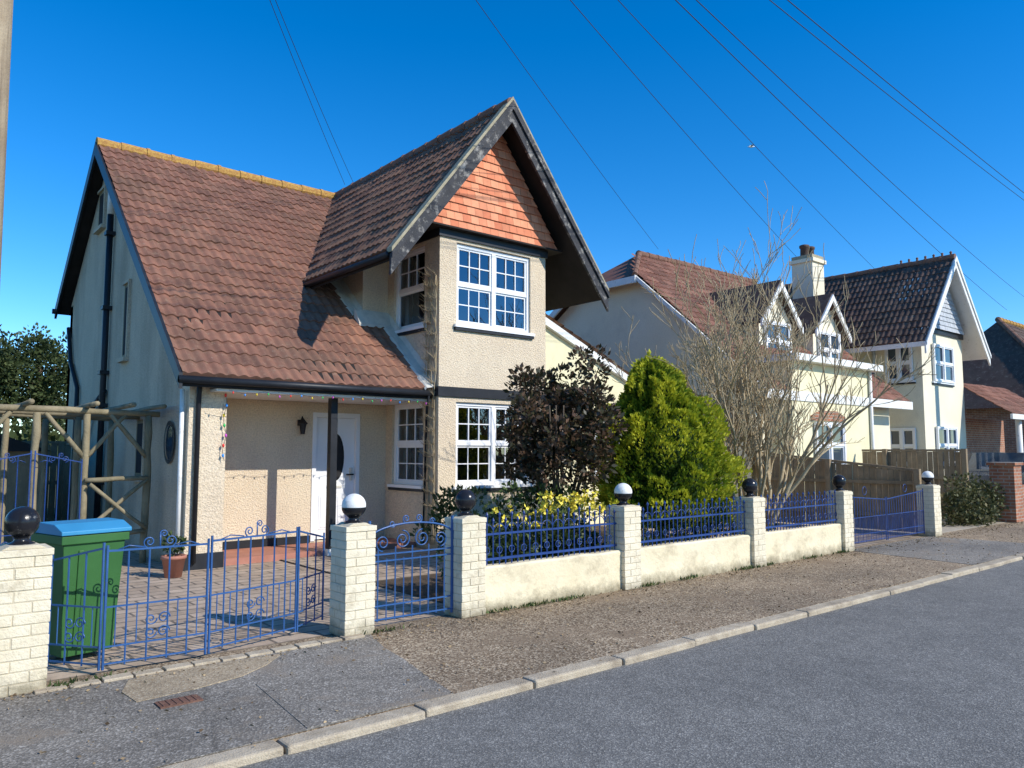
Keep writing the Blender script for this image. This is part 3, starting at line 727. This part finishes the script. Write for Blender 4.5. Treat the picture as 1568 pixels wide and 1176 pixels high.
# ================================================================ HOUSE 2
H2=empty('detached_house',(19,13,0))
b=MB(m_pale)
b.prism([(9.9,0),(17,0),(17,5.15),(15.5,6.12),(13.2,6.12),(9.9,3.1)],15.6,15.85,'x',m_pale)
b.box(15.85,22.4,10.0,10.25,0,3.1); b.prism([(10.0,0),(17,0),(17,5.1),(14.4,7.1),(10.0,3.15)],22.4,22.6,'x',m_pale); b.obj('walls',H2)
b=MB(m_tiler)
def mk2(x,y): return x>15.35+max(0,(y-13.2))/1.2*1.5
tile_roof(b,(15.35,9.5,3.0),(1,0,0),(0,4.9,4.28),7.5,math.hypot(4.9,4.28),m_tiler,mk2)
b.add([(15.3,13.2,6.22),(15.3,15.55,6.22),(16.9,14.4,7.3)],[(0,2,1)],m_tiler,False,.3)
b.add([(15.3,15.55,6.22),(15.3,17.1,5.2),(22.8,17.1,5.2),(22.8,14.4,7.28),(16.9,14.4,7.3)],[(0,1,2,3,4)],m_tiler,False,.3)
b.obj('roof_tiles',H2)
b=MB(m_ridged); ridge(b,(16.85,14.4,7.3),(22.8,14.4,7.3),m_ridged,.11); ridge(b,(15.3,13.2,6.24),(16.9,14.4,7.32),m_ridged,.08); b.obj('ridge',H2)
b=MB(m_whitep)
b.box(15.24,15.31,13.15,15.6,6.02,6.2)
b.prism([(9.45,3.0),(13.2,6.24),(13.2,6.12),(9.45,2.88)],15.28,15.34,'x'); b.prism([(15.55,6.2),(17.15,5.16),(17.15,4.96),(15.55,6.0)],15.25,15.31,'x')
b.box(15.3,22.8,9.42,9.48,2.78,3.0)
b.obj('fascias',H2)
for cx in (18.3,21.0):
    b=MB(m_pale); b.prism([(cx-.8,3.6),(cx+.8,3.6),(cx+.8,5.0),(cx,5.85),(cx-.8,5.0)],10.95,13.4,'y',m_pale); b.obj('dormer',H2)
    b=MB(m_whitep)
    for sg in (-1,1):
        b.prism([(cx,6.08),(cx+sg*1.0,4.93),(cx+sg*1.0,4.76),(cx,5.90)],10.72,10.78,'y',m_whitep)
        b.prism([(cx,6.06),(cx+sg*1.0,4.91),(cx+sg*1.0,4.85),(cx,6.0)],10.781,13.3,'y',m_tiled)
        b.prism([(cx,6.12),(cx+sg*1.02,4.95),(cx+sg*1.02,4.935),(cx,6.085)],10.76,13.3,'y',m_tiled)
    sash(b,frameM((cx+.6,10.95,3.95),(-1,0,0),(0,-1,0)),1.2,1.05,2,solid=True,bars=False)
    b.obj('dormer_trim',H2)
b=MB(m_smooth); b.box(16.4,20.3,9.45,10.0,0,3.7)
b.box(19.3,20.3,10.0,11.2,3.0,3.7)
b.obj('front_bay',H2)
b=MB(m_whitep); b.box(16.2,20.55,9.2,11.2,3.701,3.86); b.obj('bay_flat_roof',H2)
b=MB(m_white); sash(b,frameM((18.7,9.45,1.2),(-1,0,0),(0,-1,0)),1.4,1.1,2,solid=True,bars=False)
b.prism([(17.2,2.33),(18.8,2.33),(18.8,2.45),(18.4,2.58),(17.6,2.58),(17.2,2.45)],9.40,9.449,'y',m_brick)
b.tube([(20.2,9.4,.1),(20.2,9.4,3.7)],.045,m_whitep,8)
b.obj('bay_windows',H2)
b=MB(m_pale); b.box(21.7,22.38,11.7,12.38,4.5,7.35); b.box(21.64,22.44,11.64,12.44,7.35,7.46,m_pale); b.box(21.70,22.38,11.7,12.38,7.46,7.58,m_verge)
for x in (21.88,22.2): b.lathe((x,12.04,7.58),[(.13,0),(.12,.25),(.15,.27),(.15,.34),(.1,.36)],m_tiled,12)
b.obj('chimney',H2)
# ================================================================ HOUSE 4
H4=empty('detached_house',(44,12,0))
b=MB(m_brick2); b.box(36.6,53,9.2,16,0,3.5); b.obj('walls',H4)
b=MB(m_tiled); tile_roof(b,(36,8.5,3.4),(1,0,0),(0,4,4.2),18,5.8,m_tiled,lambda x,y:x>36+(y-8.5)*.95,per=.3,ns=4,course=.34)
b.add([(36,8.5,3.4),(39.8,12.5,7.6),(36,16.5,3.4)],[(0,1,2)],m_tiled,False,.4)
b.add([(39.8,12.5,7.58),(54,12.5,7.58),(54,16.5,3.4),(36,16.5,3.4)],[(0,1,2,3)],m_tiled,False,.4); b.obj('roof_tiles',H4)
b=MB(m_tiler); ridge(b,(39.8,12.5,7.66),(54,12.5,7.66),m_ridge,.13); ridge(b,(36,8.5,3.5),(39.8,12.5,7.66),m_ridged,.11); b.obj('ridge',H4)
b=MB(m_white); sash(b,frameM((41,9.2,1.1),(-1,0,0),(0,-1,0)),1.6,1.2,2,solid=True,bars=False); b.obj('windows',H4)
# ---------------------------------------------------------------- fences, pier, hedge
def board_fence(p0,p1,h0,h1,name,mat=m_fence,rails=True):
    b=MB(mat); p0=Vector((*p0,0));p1=Vector((*p1,0)); W=(p1-p0).length;U=(p1-p0)/W
    b.M=Matrix(((U.x,-U.y,0,p0.x),(U.y,U.x,0,p0.y),(0,0,1,0),(0,0,0,1)))
    n=int(W/.12)
    for i in range(n):
        h=h0+(h1-h0)*i/n; j=random.uniform(-.012,.012)
        b.box(i*.12+.003,i*.12+.112,-.012+j,.012+j,.03,h+random.uniform(-.015,.015))
    k=0
    while k*1.8<=W:
        s=k*1.8; h=h0+(h1-h0)*s/W; b.box(s-.05,s+.05,.026,.12,0,h+.06); k+=1
    for hh in (.3,.95): b.box(0,W,.026,.07,hh,hh+.07)
    m=6
    for q in range(m):
        sa=W*q/m; sb=W*(q+1)/m; ha=h0+(h1-h0)*q/m; hb=h0+(h1-h0)*(q+1)/m
        b.prism([(sa,ha),(sb,hb),(sb,hb+.05),(sa,ha+.05)],-.03,.025,'y')
    b.M=Matrix.Identity(4); return b.obj(name)
board_fence((15.75,6.45),(15.75,12.0),1.2,1.75,'wooden_fence')
board_fence((19.4,6.9),(19.4,9.3),1.6,1.6,'wooden_fence')
board_fence((12.3,12.4),(15.7,12.4),1.7,1.7,'wooden_fence')
b=MB(m_brick); b.box(19.9,20.4,6.1,6.6,0,1.28); b.box(19.86,20.44,6.06,6.64,1.281,1.35); b.obj('brick_pier',bevel=.006)
b=MB(m_brick); b.box(20.4,30,6.2,6.42,0,.8); b.obj('brick_wall')
# ---------------------------------------------------------------- foliage
def leaves(name,P,D,size,asp,mat,var,extra=None,parent=None):
    n=len(P); D=D/np.maximum(np.linalg.norm(D,axis=1,keepdims=True),1e-6)
    Rv=rng.normal(size=(n,3)); S=np.cross(D,Rv); S/=np.maximum(np.linalg.norm(S,axis=1,keepdims=True),1e-6)
    sz=size[:,None]
    a=P; t=P+D*sz; m=P+D*sz*.45; l=m-S*sz*asp; r=m+S*sz*asp
    V=np.stack([a,l,t,r],1).reshape(-1,3)
    me=bpy.data.meshes.new(name)
    me.vertices.add(4*n); me.vertices.foreach_set('co',V.ravel())
    me.loops.add(4*n); me.loops.foreach_set('vertex_index',np.arange(4*n,dtype=np.int32))
    me.polygons.add(n); me.polygons.foreach_set('loop_start',np.arange(0,4*n,4,dtype=np.int32))
    try: me.polygons.foreach_set('loop_total',np.full(n,4,dtype=np.int32))
    except Exception: pass
    me.update(calc_edges=True); me.validate()
    at=me.attributes.new('var','FLOAT','POINT'); at.data.foreach_set('value',np.repeat(np.clip(var,0,1),4).astype(np.float32))
    me.materials.append(mat)
    o=bpy.data.objects.new(name,me); sc.collection.objects.link(o)
    if parent is not None:
        o.parent=parent;o.matrix_parent_inverse=Matrix.Translation(-parent.location)
    return o
def clumps(centers,rad,per,size,asp,mat,name,parent=None,up=.3,vb=0,flat=1):
    Ps=[];Ds=[];Vs=[]
    for c in centers:
        c=np.array(c); rr=rad*rng.uniform(.7,1.25)
        d=rng.normal(size=(per,3)); d/=np.linalg.norm(d,axis=1,keepdims=True)
        r=rr*rng.uniform(.35,1,size=(per,1))**.6
        q=d*r; q[:,2]*=flat
        Ps.append(c+q); Ds.append(d+rng.normal(size=(per,3))*.5+np.array([0,0,up])); Vs.append(np.clip(rng.normal(.45+vb,.22,per)+rng.uniform(-.2,.2),0,1))
    P=np.concatenate(Ps);D=np.concatenate(Ds);V=np.concatenate(Vs)
    return leaves(name,P,D,size*rng.uniform(.6,1.3,len(P)),asp,mat,V,parent=parent)
TX,TY=7.30,7.7
E=empty('bronze_leaf_tree',(TX,TY,0))
cs=[]
for i in range(125):
    while True:
        d=rng.uniform(-1,1,3)
        if .25<np.linalg.norm(d)<1: break
    z=1.90+d[2]*.84; w=.78
    if d[2]>.35 and abs(d[0]-.35)>.45 and rng.random()<.75: continue
    cs.append((TX+d[0]*w+.08*(z-2),TY+d[1]*.75,z))
cs+= [(TX+.45,TY-.25,2.85),(TX+.5,TY-.25,2.7),(TX-.35,TY+.1,2.5),(TX+.35,TY-.1,2.9),(TX-.5,TY+.2,2.42),(TX-.5,TY+.2,2.6)]
clumps(cs,.19,95,.085,.27,m_leafred,'foliage',E)
b=MB(m_bark2)
for i in range(9):
    a=rng.uniform(0,6.28); b.tube([(TX+.05*math.cos(a),TY+.05*math.sin(a),0),(TX+.2*math.cos(a),TY+.2*math.sin(a),.9),(TX+.5*math.cos(a),TY+.5*math.sin(a),1.8),(TX+.55*math.cos(a),TY+.55*math.sin(a),2.2)],[.035,.028,.018,.008],m_bark2,6)
b.obj('trunk',E)
CX,CY=9.14,7.45
E=empty('golden_conifer',(CX,CY,0))
def prof(t):
    return max(0,math.sin(math.pi*min(1,(t*.80+.20))**.95))**.64*(1-.22*t)
def lean(t):
    return (-.22*t*.77+.10, .22*t*.64-.06)
n=46000
T=rng.uniform(0,1,n)**.85; A=rng.uniform(0,2*math.pi,n)
rad=np.array([prof(t) for t in T])*1.02
lump=np.array([noise.noise(Vector((math.cos(a)*1.6,math.sin(a)*1.6,t*4.5))) for a,t in zip(A,T)])
lump2=np.array([noise.noise(Vector((math.cos(a)*5,math.sin(a)*5,t*12+9))) for a,t in zip(A,T)])
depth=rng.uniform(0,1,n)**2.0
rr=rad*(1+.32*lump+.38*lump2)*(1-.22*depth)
lx=np.array([lean(t)[0] for t in T]);ly=np.array([lean(t)[1] for t in T])
P=np.stack([CX+lx+rr*np.cos(A),CY+ly+rr*np.sin(A)*.95,.42+T*2.52+.14*lump2+.12*lump],1)
D=np.stack([np.cos(A),np.sin(A),np.full(n,1.0)],1)+rng.normal(size=(n,3))*.45
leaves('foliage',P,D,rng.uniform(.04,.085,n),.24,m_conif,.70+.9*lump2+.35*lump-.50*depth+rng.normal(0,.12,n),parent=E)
b=MB(m_core); 
vs=[];fs=[];sg=28;rn=20
for i in range(rn+1):
    t=i/rn
    for k in range(sg):
        a=2*math.pi*k/sg; r=prof(t)*.70*(1+.30*noise.noise(Vector((math.cos(a)*1.6,math.sin(a)*1.6,t*4.5))))
        l=lean(t); vs.append((CX+l[0]+r*math.cos(a),CY+l[1]+r*math.sin(a)*.95,.5+t*2.25))
for i in range(rn):
    for k in range(sg): fs.append((i*sg+k,i*sg+(k+1)%sg,(i+1)*sg+(k+1)%sg,(i+1)*sg+k))
b.add(vs,fs,m_core,True); b.tube([(CX,CY,0),(CX,CY,.8)],.08,m_bark2,8); b.obj('trunk_and_core',E)
# bare tree
def grow(b,p,d,L,r,level,mat,maxl=3,kids=(6,5,3),upw=.25,wob=.16,rmin=.0045,ks=(.32,.55)):
    n=6 if level==0 else 4; pts=[p.copy()];rs=[r]; cur=p.copy(); dd=d.normalized()
    for i in range(n):
        dd=(dd+Vector((random.gauss(0,wob),random.gauss(0,wob),random.gauss(0,wob)*.6+upw*.25))).normalized()
        cur=cur+dd*(L/n); pts.append(cur.copy()); rs.append(max(rmin,r*(1-(i+1)/n*.72)))
    b.tube(pts,rs,mat,5 if level<2 else 3,True,False)
    if level>=maxl-1: return
    for k in range(kids[level]):
        t=random.uniform(.3,1.0); i=min(n-1,int(t*n)); q=pts[i].lerp(pts[i+1],t*n-i)
        base=(pts[i+1]-pts[i]).normalized()
        side=Vector((random.gauss(0,1),random.gauss(0,1),random.gauss(0,.5))).normalized()
        nd=(base+side*random.uniform(.45,.9)+Vector((0,0,upw))).normalized()
        grow(b,q,nd,L*random.uniform(*ks),max(rmin,rs[i]*.6),level+1,mat,maxl,kids,upw,wob,rmin,ks)
b=MB(m_bark); bx,by=11.3,7.35
for k in range(20):
    a=2*math.pi*k/20+random.uniform(-.2,.2); tl=random.uniform(.05,.58)
    d=Vector((math.cos(a)*tl,math.sin(a)*tl*.8,1))
    grow(b,Vector((bx+.2*math.cos(a),by+.2*math.sin(a),0)),d,random.uniform(2.5,3.8)*(1-.15*tl),random.uniform(.038,.062),0,m_bark,4,(8,5,3),.20,.13,.0052)
b.obj('bare_tree')
b=MB(m_bark)
for k in range(9):
    p=Vector((7.085,10.38+.035*k,.1)); pts=[p.copy()]
    for i in range(22):
        p=p+Vector((0,random.uniform(-.03,.03),.20)); p.y=min(10.74,max(10.37,p.y)); p.x=7.10-random.uniform(0,.03); pts.append(p.copy())
        if i>1:
            for q in range(2):
                e=p+Vector((random.uniform(-.16,-.0),random.uniform(-.16,.16),random.uniform(.02,.16)))
                b.tube([p,p.lerp(e,.5)+Vector((-.01,0,.01)),e],[.004,.003,.002],m_bark,3,True,False)
    b.tube(pts,.006,m_bark,4)
b.obj('bare_climber')
# shrubs
cs=[]
for i in range(80):
    x=rng.uniform(4.95,6.9); y=rng.uniform(6.55,7.1); z=rng.uniform(.2,.62+.26*(x-4.95)/2); cs.append((x,y,z))
for i in range(45): cs.append((rng.uniform(6.2,7.2),rng.uniform(7.3,8.3),rng.uniform(.3,1.1)))
clumps(cs,.15,55,.07,.3,m_shrub,'garden_shrub')
cs=[(rng.uniform(6.55,7.3),rng.uniform(9.5,10.0),rng.uniform(.15,1.0)) for i in range(22)]
clumps(cs,.14,40,.09,.22,m_shrub,'garden_shrub',vb=.1,up=.8)
cs=[(rng.uniform(7.2,9.4),rng.uniform(6.45,6.9),rng.uniform(.2,.7)) for i in range(50)]
cs+=[(rng.uniform(9.8,11.9),rng.uniform(6.5,7.6),rng.uniform(.1,.45)) for i in range(36)]
clumps(cs,.14,45,.06,.3,m_shrub,'garden_shrub',vb=-.2)
Pf=[];
for i in range(60):
    c=np.array([rng.uniform(6.0,6.78),rng.uniform(6.38,6.7),rng.uniform(.84,1.10)])
    for k in range(8): Pf.append(c+rng.normal(size=3)*.018)
for i in range(16):
    c=np.array([rng.uniform(5.2,6.1),rng.uniform(6.36,6.7),rng.uniform(.75,.97)])
    for k in range(7): Pf.append(c+rng.normal(size=3)*.016)
Pf=np.array(Pf); leaves('yellow_flowers',Pf,rng.normal(size=Pf.shape)+np.array([0,-.3,.6]),np.full(len(Pf),.05),.4,m_yel,np.full(len(Pf),.5))
cs=[(rng.uniform(6.0,6.8),rng.uniform(6.42,6.7),rng.uniform(.6,.95)) for i in range(14)]
clumps(cs,.12,40,.08,.15,m_shrub,'flower_stems',vb=.2,up=1.2)
cs=[(rng.uniform(17.9,19.8),rng.uniform(6.3,6.9),rng.uniform(.05,.9)*rng.uniform(.7,1.15)) for i in range(80)]
clumps(cs,.18,50,.08,.35,m_ivy,'hedge')
n=3600
P=np.stack([rng.uniform(-1,22,n),np.where(rng.random(n)<.6,6.12-np.abs(rng.normal(0,.18,n)),rng.uniform(4.2,6.1,n)),rng.uniform(.006,.018,n)],1)
P[:,1]=np.clip(P[:,1],4.2,6.12)
leaves('leaf_litter',P,np.stack([rng.normal(size=n),rng.normal(size=n),rng.normal(size=n)*.12],1),rng.uniform(.010,.036,n),.3,m_litter,rng.random(n))
n=700; xx=rng.choice(np.array([4.9,5.4,5.9,7.2,8.0,9.3,9.7,11,12.0,3.6,1.2]),n)+rng.normal(0,.14,n)
P=np.stack([xx,6.12-rng.random(n)*.05,np.full(n,.0)],1)
leaves('weeds',P,np.stack([rng.normal(size=n)*.5,rng.normal(size=n)*.5,np.ones(n)],1),rng.uniform(.03,.07,n),.15,m_shrub,rng.random(n))
for (x,y,h,r) in ((4.6,60,10.6,3.4),(9.0,62,10.4,3.4),(-1,58,9.0,3.5)):
    E=empty('pine_tree',(x,y,0)); cs=[]
    for i in range(110):
        d=rng.normal(size=3); d/=np.linalg.norm(d); d*=rng.uniform(.3,1)**.5
        cs.append((x+d[0]*r,y+d[1]*r,h-3.9+d[2]*3.4*rng.uniform(.8,1.1)))
    clumps(cs,.75,110,.28,.3,m_pine,'foliage',E)
    b=MB(m_bark2); b.tube([(x,y,0),(x+.2,y,h*.5),(x,y,h*.8)],[.4,.3,.15],m_bark2,8)
    for k in range(6):
        a=k; b.tube([(x+.1,y,h*.45+k*.3),(x+math.cos(a)*r*.7,y+math.sin(a)*r*.7,h*.6+k*.2)],[.12,.04],m_bark2,6)
    b.obj('trunk',E)
cs=[(rng.uniform(55,200),rng.uniform(45,60),rng.uniform(.5,5)) for i in range(260)]+[(rng.uniform(-40,40),rng.uniform(95,110),rng.uniform(.5,5)) for i in range(200)]
clumps(cs,2.0,45,.9,.4,m_pine,'distant_treeline')
# ---------------------------------------------------------------- pergola + side gate
E=empty('pergola',(2,12,0)); b=MB(m_wood)
def rough(pts,r,seg=8):
    pts=[Vector(p) for p in pts]; out=[];rs=[]
    for i in range(len(pts)-1):
        for k in range(4):
            t=k/4; out.append(pts[i].lerp(pts[i+1],t)+Vector([random.uniform(-.008,.008) for _ in range(3)])); rs.append(r*random.uniform(.88,1.12))
    out.append(pts[-1]); rs.append(r*.95)
    b.tube(out,rs,m_wood,seg)
for (x,y) in ((.95,12.0),(1.75,12.0),(2.35,12.0),(3.15,12.0),(.95,14.2),(2.2,14.2),(3.15,14.2),(1.0,10.6),(2.45,13.1),(1.55,13.2)):
    rough([(x,y,0),(x+random.uniform(-.02,.02),y,1.1),(x,y,2.12)],.048)
for (y,z) in ((12.0,2.15),(14.2,2.15),(13.1,2.15)):
    rough([(.3,y,z),(1.7,y,z+.02),(3.3,y,z-.01)],.045)
for x in (.95,1.6,2.35,2.8,3.2): rough([(x,11.4,2.23),(x,14.4,2.21)],.035)
for x in (.95,2.35,3.15): 
    for sg in (-1,1): 
        if x+sg*.5<3.3: rough([(x,12,1.5),(x+sg*.5,12,2.12)],.032)
rough([(2.35,11.93,1.2),(3.15,11.93,1.22)],.035); rough([(2.35,11.93,.5),(3.15,11.93,1.2)],.03); rough([(3.15,11.88,.5),(2.4,11.88,1.15)],.03)
rough([(2.35,11.93,.45),(3.15,11.93,.47)],.035)
rough([(.3,11.93,1.2),(.95,11.93,1.22)],.035); rough([(.3,11.93,.45),(.95,11.93,1.2)],.03)
b.obj('timber_frame',E)
b=MB(m_blue); gate_leaf(b,(1.1,11.85,0),(1.7,11.85,0),.1,1.45,m_blue,.12); gate_leaf(b,(1.72,11.85,0),(2.3,11.85,0),.1,1.45,m_blue,.12,flip=True); b.obj('side_gate')
board_fence((-1.5,17.5),(3.3,17.5),1.75,1.75,'wooden_fence')
E=empty('garden_shed',(1.2,16,0)); b=MB(m_fence); b.box(.2,2.4,15.5,17.2,0,1.6); b.prism([(.1,1.6),(2.5,1.6),(1.3,2.05)],15.4,17.3,'y',m_rubber); b.obj('shed_body',E)
# ---------------------------------------------------------------- wheelie bin
E=empty('wheelie_bin',(1.36,6.92,0)); b=MB(m_bin); 
b.M=Matrix.Translation((1.35,6.92,0))@Matrix.Rotation(R(14),4,'Z')
w0,w1,d0,d1=.19,.235,.20,.245
vs=[(-w0,-d0,.06),(w0,-d0,.06),(w0,d0,.06),(-w0,d0,.06),(-w1,-d1,.96),(w1,-d1,.96),(w1,d1,.96),(-w1,d1,.96)]
b.add(vs,[(0,3,2,1),(4,5,6,7),(0,1,5,4),(1,2,6,5),(2,3,7,6),(3,0,4,7)],m_bin)
b.box(-w1-.02,w1+.02,-d1-.02,d1+.02,.90,.965,m_bin)
for x in (-.10,.10):
    b.add([(x-.02,-d0-.016,.12),(x+.02,-d0-.016,.12),(x+.02,-d1-.006,.85),(x-.02,-d1-.006,.85),(x-.02,-d0+.03,.12),(x+.02,-d0+.03,.12),(x+.02,-d1+.03,.85),(x-.02,-d1+.03,.85)],[(0,1,2,3),(0,3,7,4),(1,5,6,2),(3,2,6,7)],m_bin)
b.prism([(-d1-.035,.97),(d1+.03,.97),(d1+.03,1.02),(d1*.4,1.055),(-d1*.6,1.05),(-d1-.035,1.0)],-w1-.03,w1+.03,'x',m_binlid)
b.tube([(-w1,d1+.06,1.0),(w1,d1+.06,1.0)],.015,m_bin,8)
for x in (-w0-.05,w0+.02): b.tube([(x,d0-.02,.1),(x+.04,d0-.02,.1)],.1,m_rubber,16)
b.M=Matrix.Identity(4); b.obj('bin_body',E,bevel=.014)
b=MB(m_redbrickflat); b.lathe((3.1,10.4,0),[(0,0),(.1,0),(.14,.24),(.155,.24),(.155,.28),(.12,.28),(.12,.25),(0,.25)],m_redbrickflat,16)
b.obj('plant_pot')
clumps([(3.1,10.4,.38),(3.05,10.42,.45),(3.16,10.4,.42)],.09,60,.07,.25,m_shrub,'pot_plant')
# ---------------------------------------------------------------- poles, wires
def pole(x,y,h,name='telegraph_pole'):
    b=MB(m_pole); b.tube([(x+.03,y,0),(x,y,h*.5),(x-.02,y,h)],[.15,.135,.12],m_pole,16)
    b.lathe((x-.02,y,h-.5),[(.19,0),(.19,.03)],m_iron,12)
    for k in range(8):
        a=k*math.pi/4; b.tube([(x-.02+.19*math.cos(a),y+.19*math.sin(a),h-.5),(x-.02+.19*math.cos(a),y+.19*math.sin(a),h-.42)],.02,m_white,6)
    b.obj(name)
pole(.40,5.3,8.8); pole(26.2,6.9,9.0)
b=MB(m_wire); Q=Vector((.38,5.3,8.55))
def wire(Eo,r,sag=.12,q=Q):
    Eo=Vector(Eo); pts=[]
    for i in range(25):
        t=i/24; p=q.lerp(Eo,t); p.z-=sag*4*t*(1-t); pts.append(p)
    b.tube(pts,r,m_wire,5)
wire((8.25,15.9,7.8),.005); wire((8.45,15.8,7.8),.005,.18)
wire((16.9,13.7,7.3),.005); wire((21.9,12.3,7.6),.006); wire((26,11.8,7.8),.006)
wire((45,13.7,8.9),.008,.3); wire((45.7,13.1,9.6),.008,.3); wire((26.2,6.9,8.75),.008,.1); wire((26.2,6.95,8.6),.007,.12,Q+Vector((0,.1,-.1)))
b.obj('overhead_wires')
# ---------------------------------------------------------------- gull
b=MB(m_white); c=Vector((60.3,38,29.2)); b.M=Matrix.Translation(c)@Matrix.Rotation(R(-40),4,'Z')@Matrix.Rotation(R(15),4,'X')
b.tube([(-.30,0,0),(-.22,0,.0),(-.1,0,0),(.08,0,0),(.2,0,.02),(.27,0,.03),(.33,0,.02)],[.02,.05,.085,.08,.05,.045,.006],m_white,8)
b.add([(-.36,-.07,0),(-.36,.07,0),(-.2,.02,.01),(-.2,-.02,.01)],[(0,1,2,3)],m_white)
for s in (-1,1):
    b.add([(.10,s*.04,.03),(-.10,s*.04,.03),(-.05,s*.30,.17),(.14,s*.30,.17),(-.16,s*.62,.12),(-.04,s*.58,.14)],[(0,1,2,3),(3,2,4,5)],m_lead)
b.M=Matrix.Identity(4); b.obj('seagull')
# ---------------------------------------------------------------- parked car
E=empty('parked_car',(26.3,8.3,0)); b=MB(m_car)
b.M=Matrix.Translation((26.3,8.3,0))
prf=[(-2.1,.35),(-2.15,.7),(-1.9,.92),(-1.0,1.02),(-.45,1.54),(.9,1.57),(1.7,1.08),(2.1,.95),(2.15,.4)]
b.prism(prf,-.82,.82,'y',m_car)
for s in (-.825,.805):
    b.prism([(-.85,1.04),(-.4,1.46),(.35,1.48),(.35,1.04)],s,s+.02,'y',m_darkglass); b.prism([(.42,1.04),(.42,1.48),(.85,1.48),(1.45,1.06)],s,s+.02,'y',m_darkglass)
b.prism([(-1.02,1.015),(-.98,1.07),(-.46,1.56),(-.44,1.52)],-.7,.7,'y',m_darkglass)
for x in (-1.35,1.3):
    for y in (-.84,.64): b.tube([(x,y,.32),(x,y+.2,.32)],.32,m_rubber,20); b.tube([(x,y-.01,.32),(x,y+.21,.32)],.18,m_lead,14)
b.M=Matrix.Identity(4); b.obj('car_body',E,bevel=.03)
# ---------------------------------------------------------------- light, world, camera
el=R(35); sh=Vector((.41,-.91)).normalized()
S=Vector((sh.x*math.cos(el),sh.y*math.cos(el),math.sin(el)))
ld=bpy.data.lights.new('sun','SUN'); ld.energy=5.0; ld.angle=R(.5); ld.color=(1,.95,.86)
lo=bpy.data.objects.new('sun',ld); sc.collection.objects.link(lo); lo.rotation_euler=S.to_track_quat('Z','Y').to_euler()
w=bpy.data.worlds.new('World'); sc.world=w; w.use_nodes=True; nt=w.node_tree
sky=nt.nodes.new('ShaderNodeTexSky'); sky.sky_type='NISHITA'; sky.sun_disc=False
sky.sun_elevation=el; sky.sun_rotation=math.atan2(S.x,S.y); sky.air_density=.85; sky.dust_density=0.0; sky.ozone_density=2.0
hs=nt.nodes.new('ShaderNodeHueSaturation'); hs.inputs['Saturation'].default_value=1.45; hs.inputs['Value'].default_value=1.38
nt.links.new(sky.outputs[0],hs.inputs['Color'])
tint=mix(nt,1.0,hs.outputs[0],(.84,.96,1.06),'MULTIPLY')
nt.links.new(tint,nt.nodes['Background'].inputs[0])
nt.nodes['Background'].inputs[1].default_value=.15
sc.view_settings.view_transform='Standard'
try: sc.view_settings.look='None'
except Exception: pass
cd=bpy.data.cameras.new('camera'); co=bpy.data.objects.new('camera',cd); sc.collection.objects.link(co)
cd.lens=27.05; cd.sensor_width=36; cd.clip_end=3000; cd.clip_start=.05
az=R(50); pt=R(5); f=Vector((math.cos(az)*math.cos(pt),math.sin(az)*math.cos(pt),math.sin(pt)))
co.location=(0,0,1.6); co.rotation_euler=f.to_track_quat('-Z','Y').to_euler()
sc.camera=co
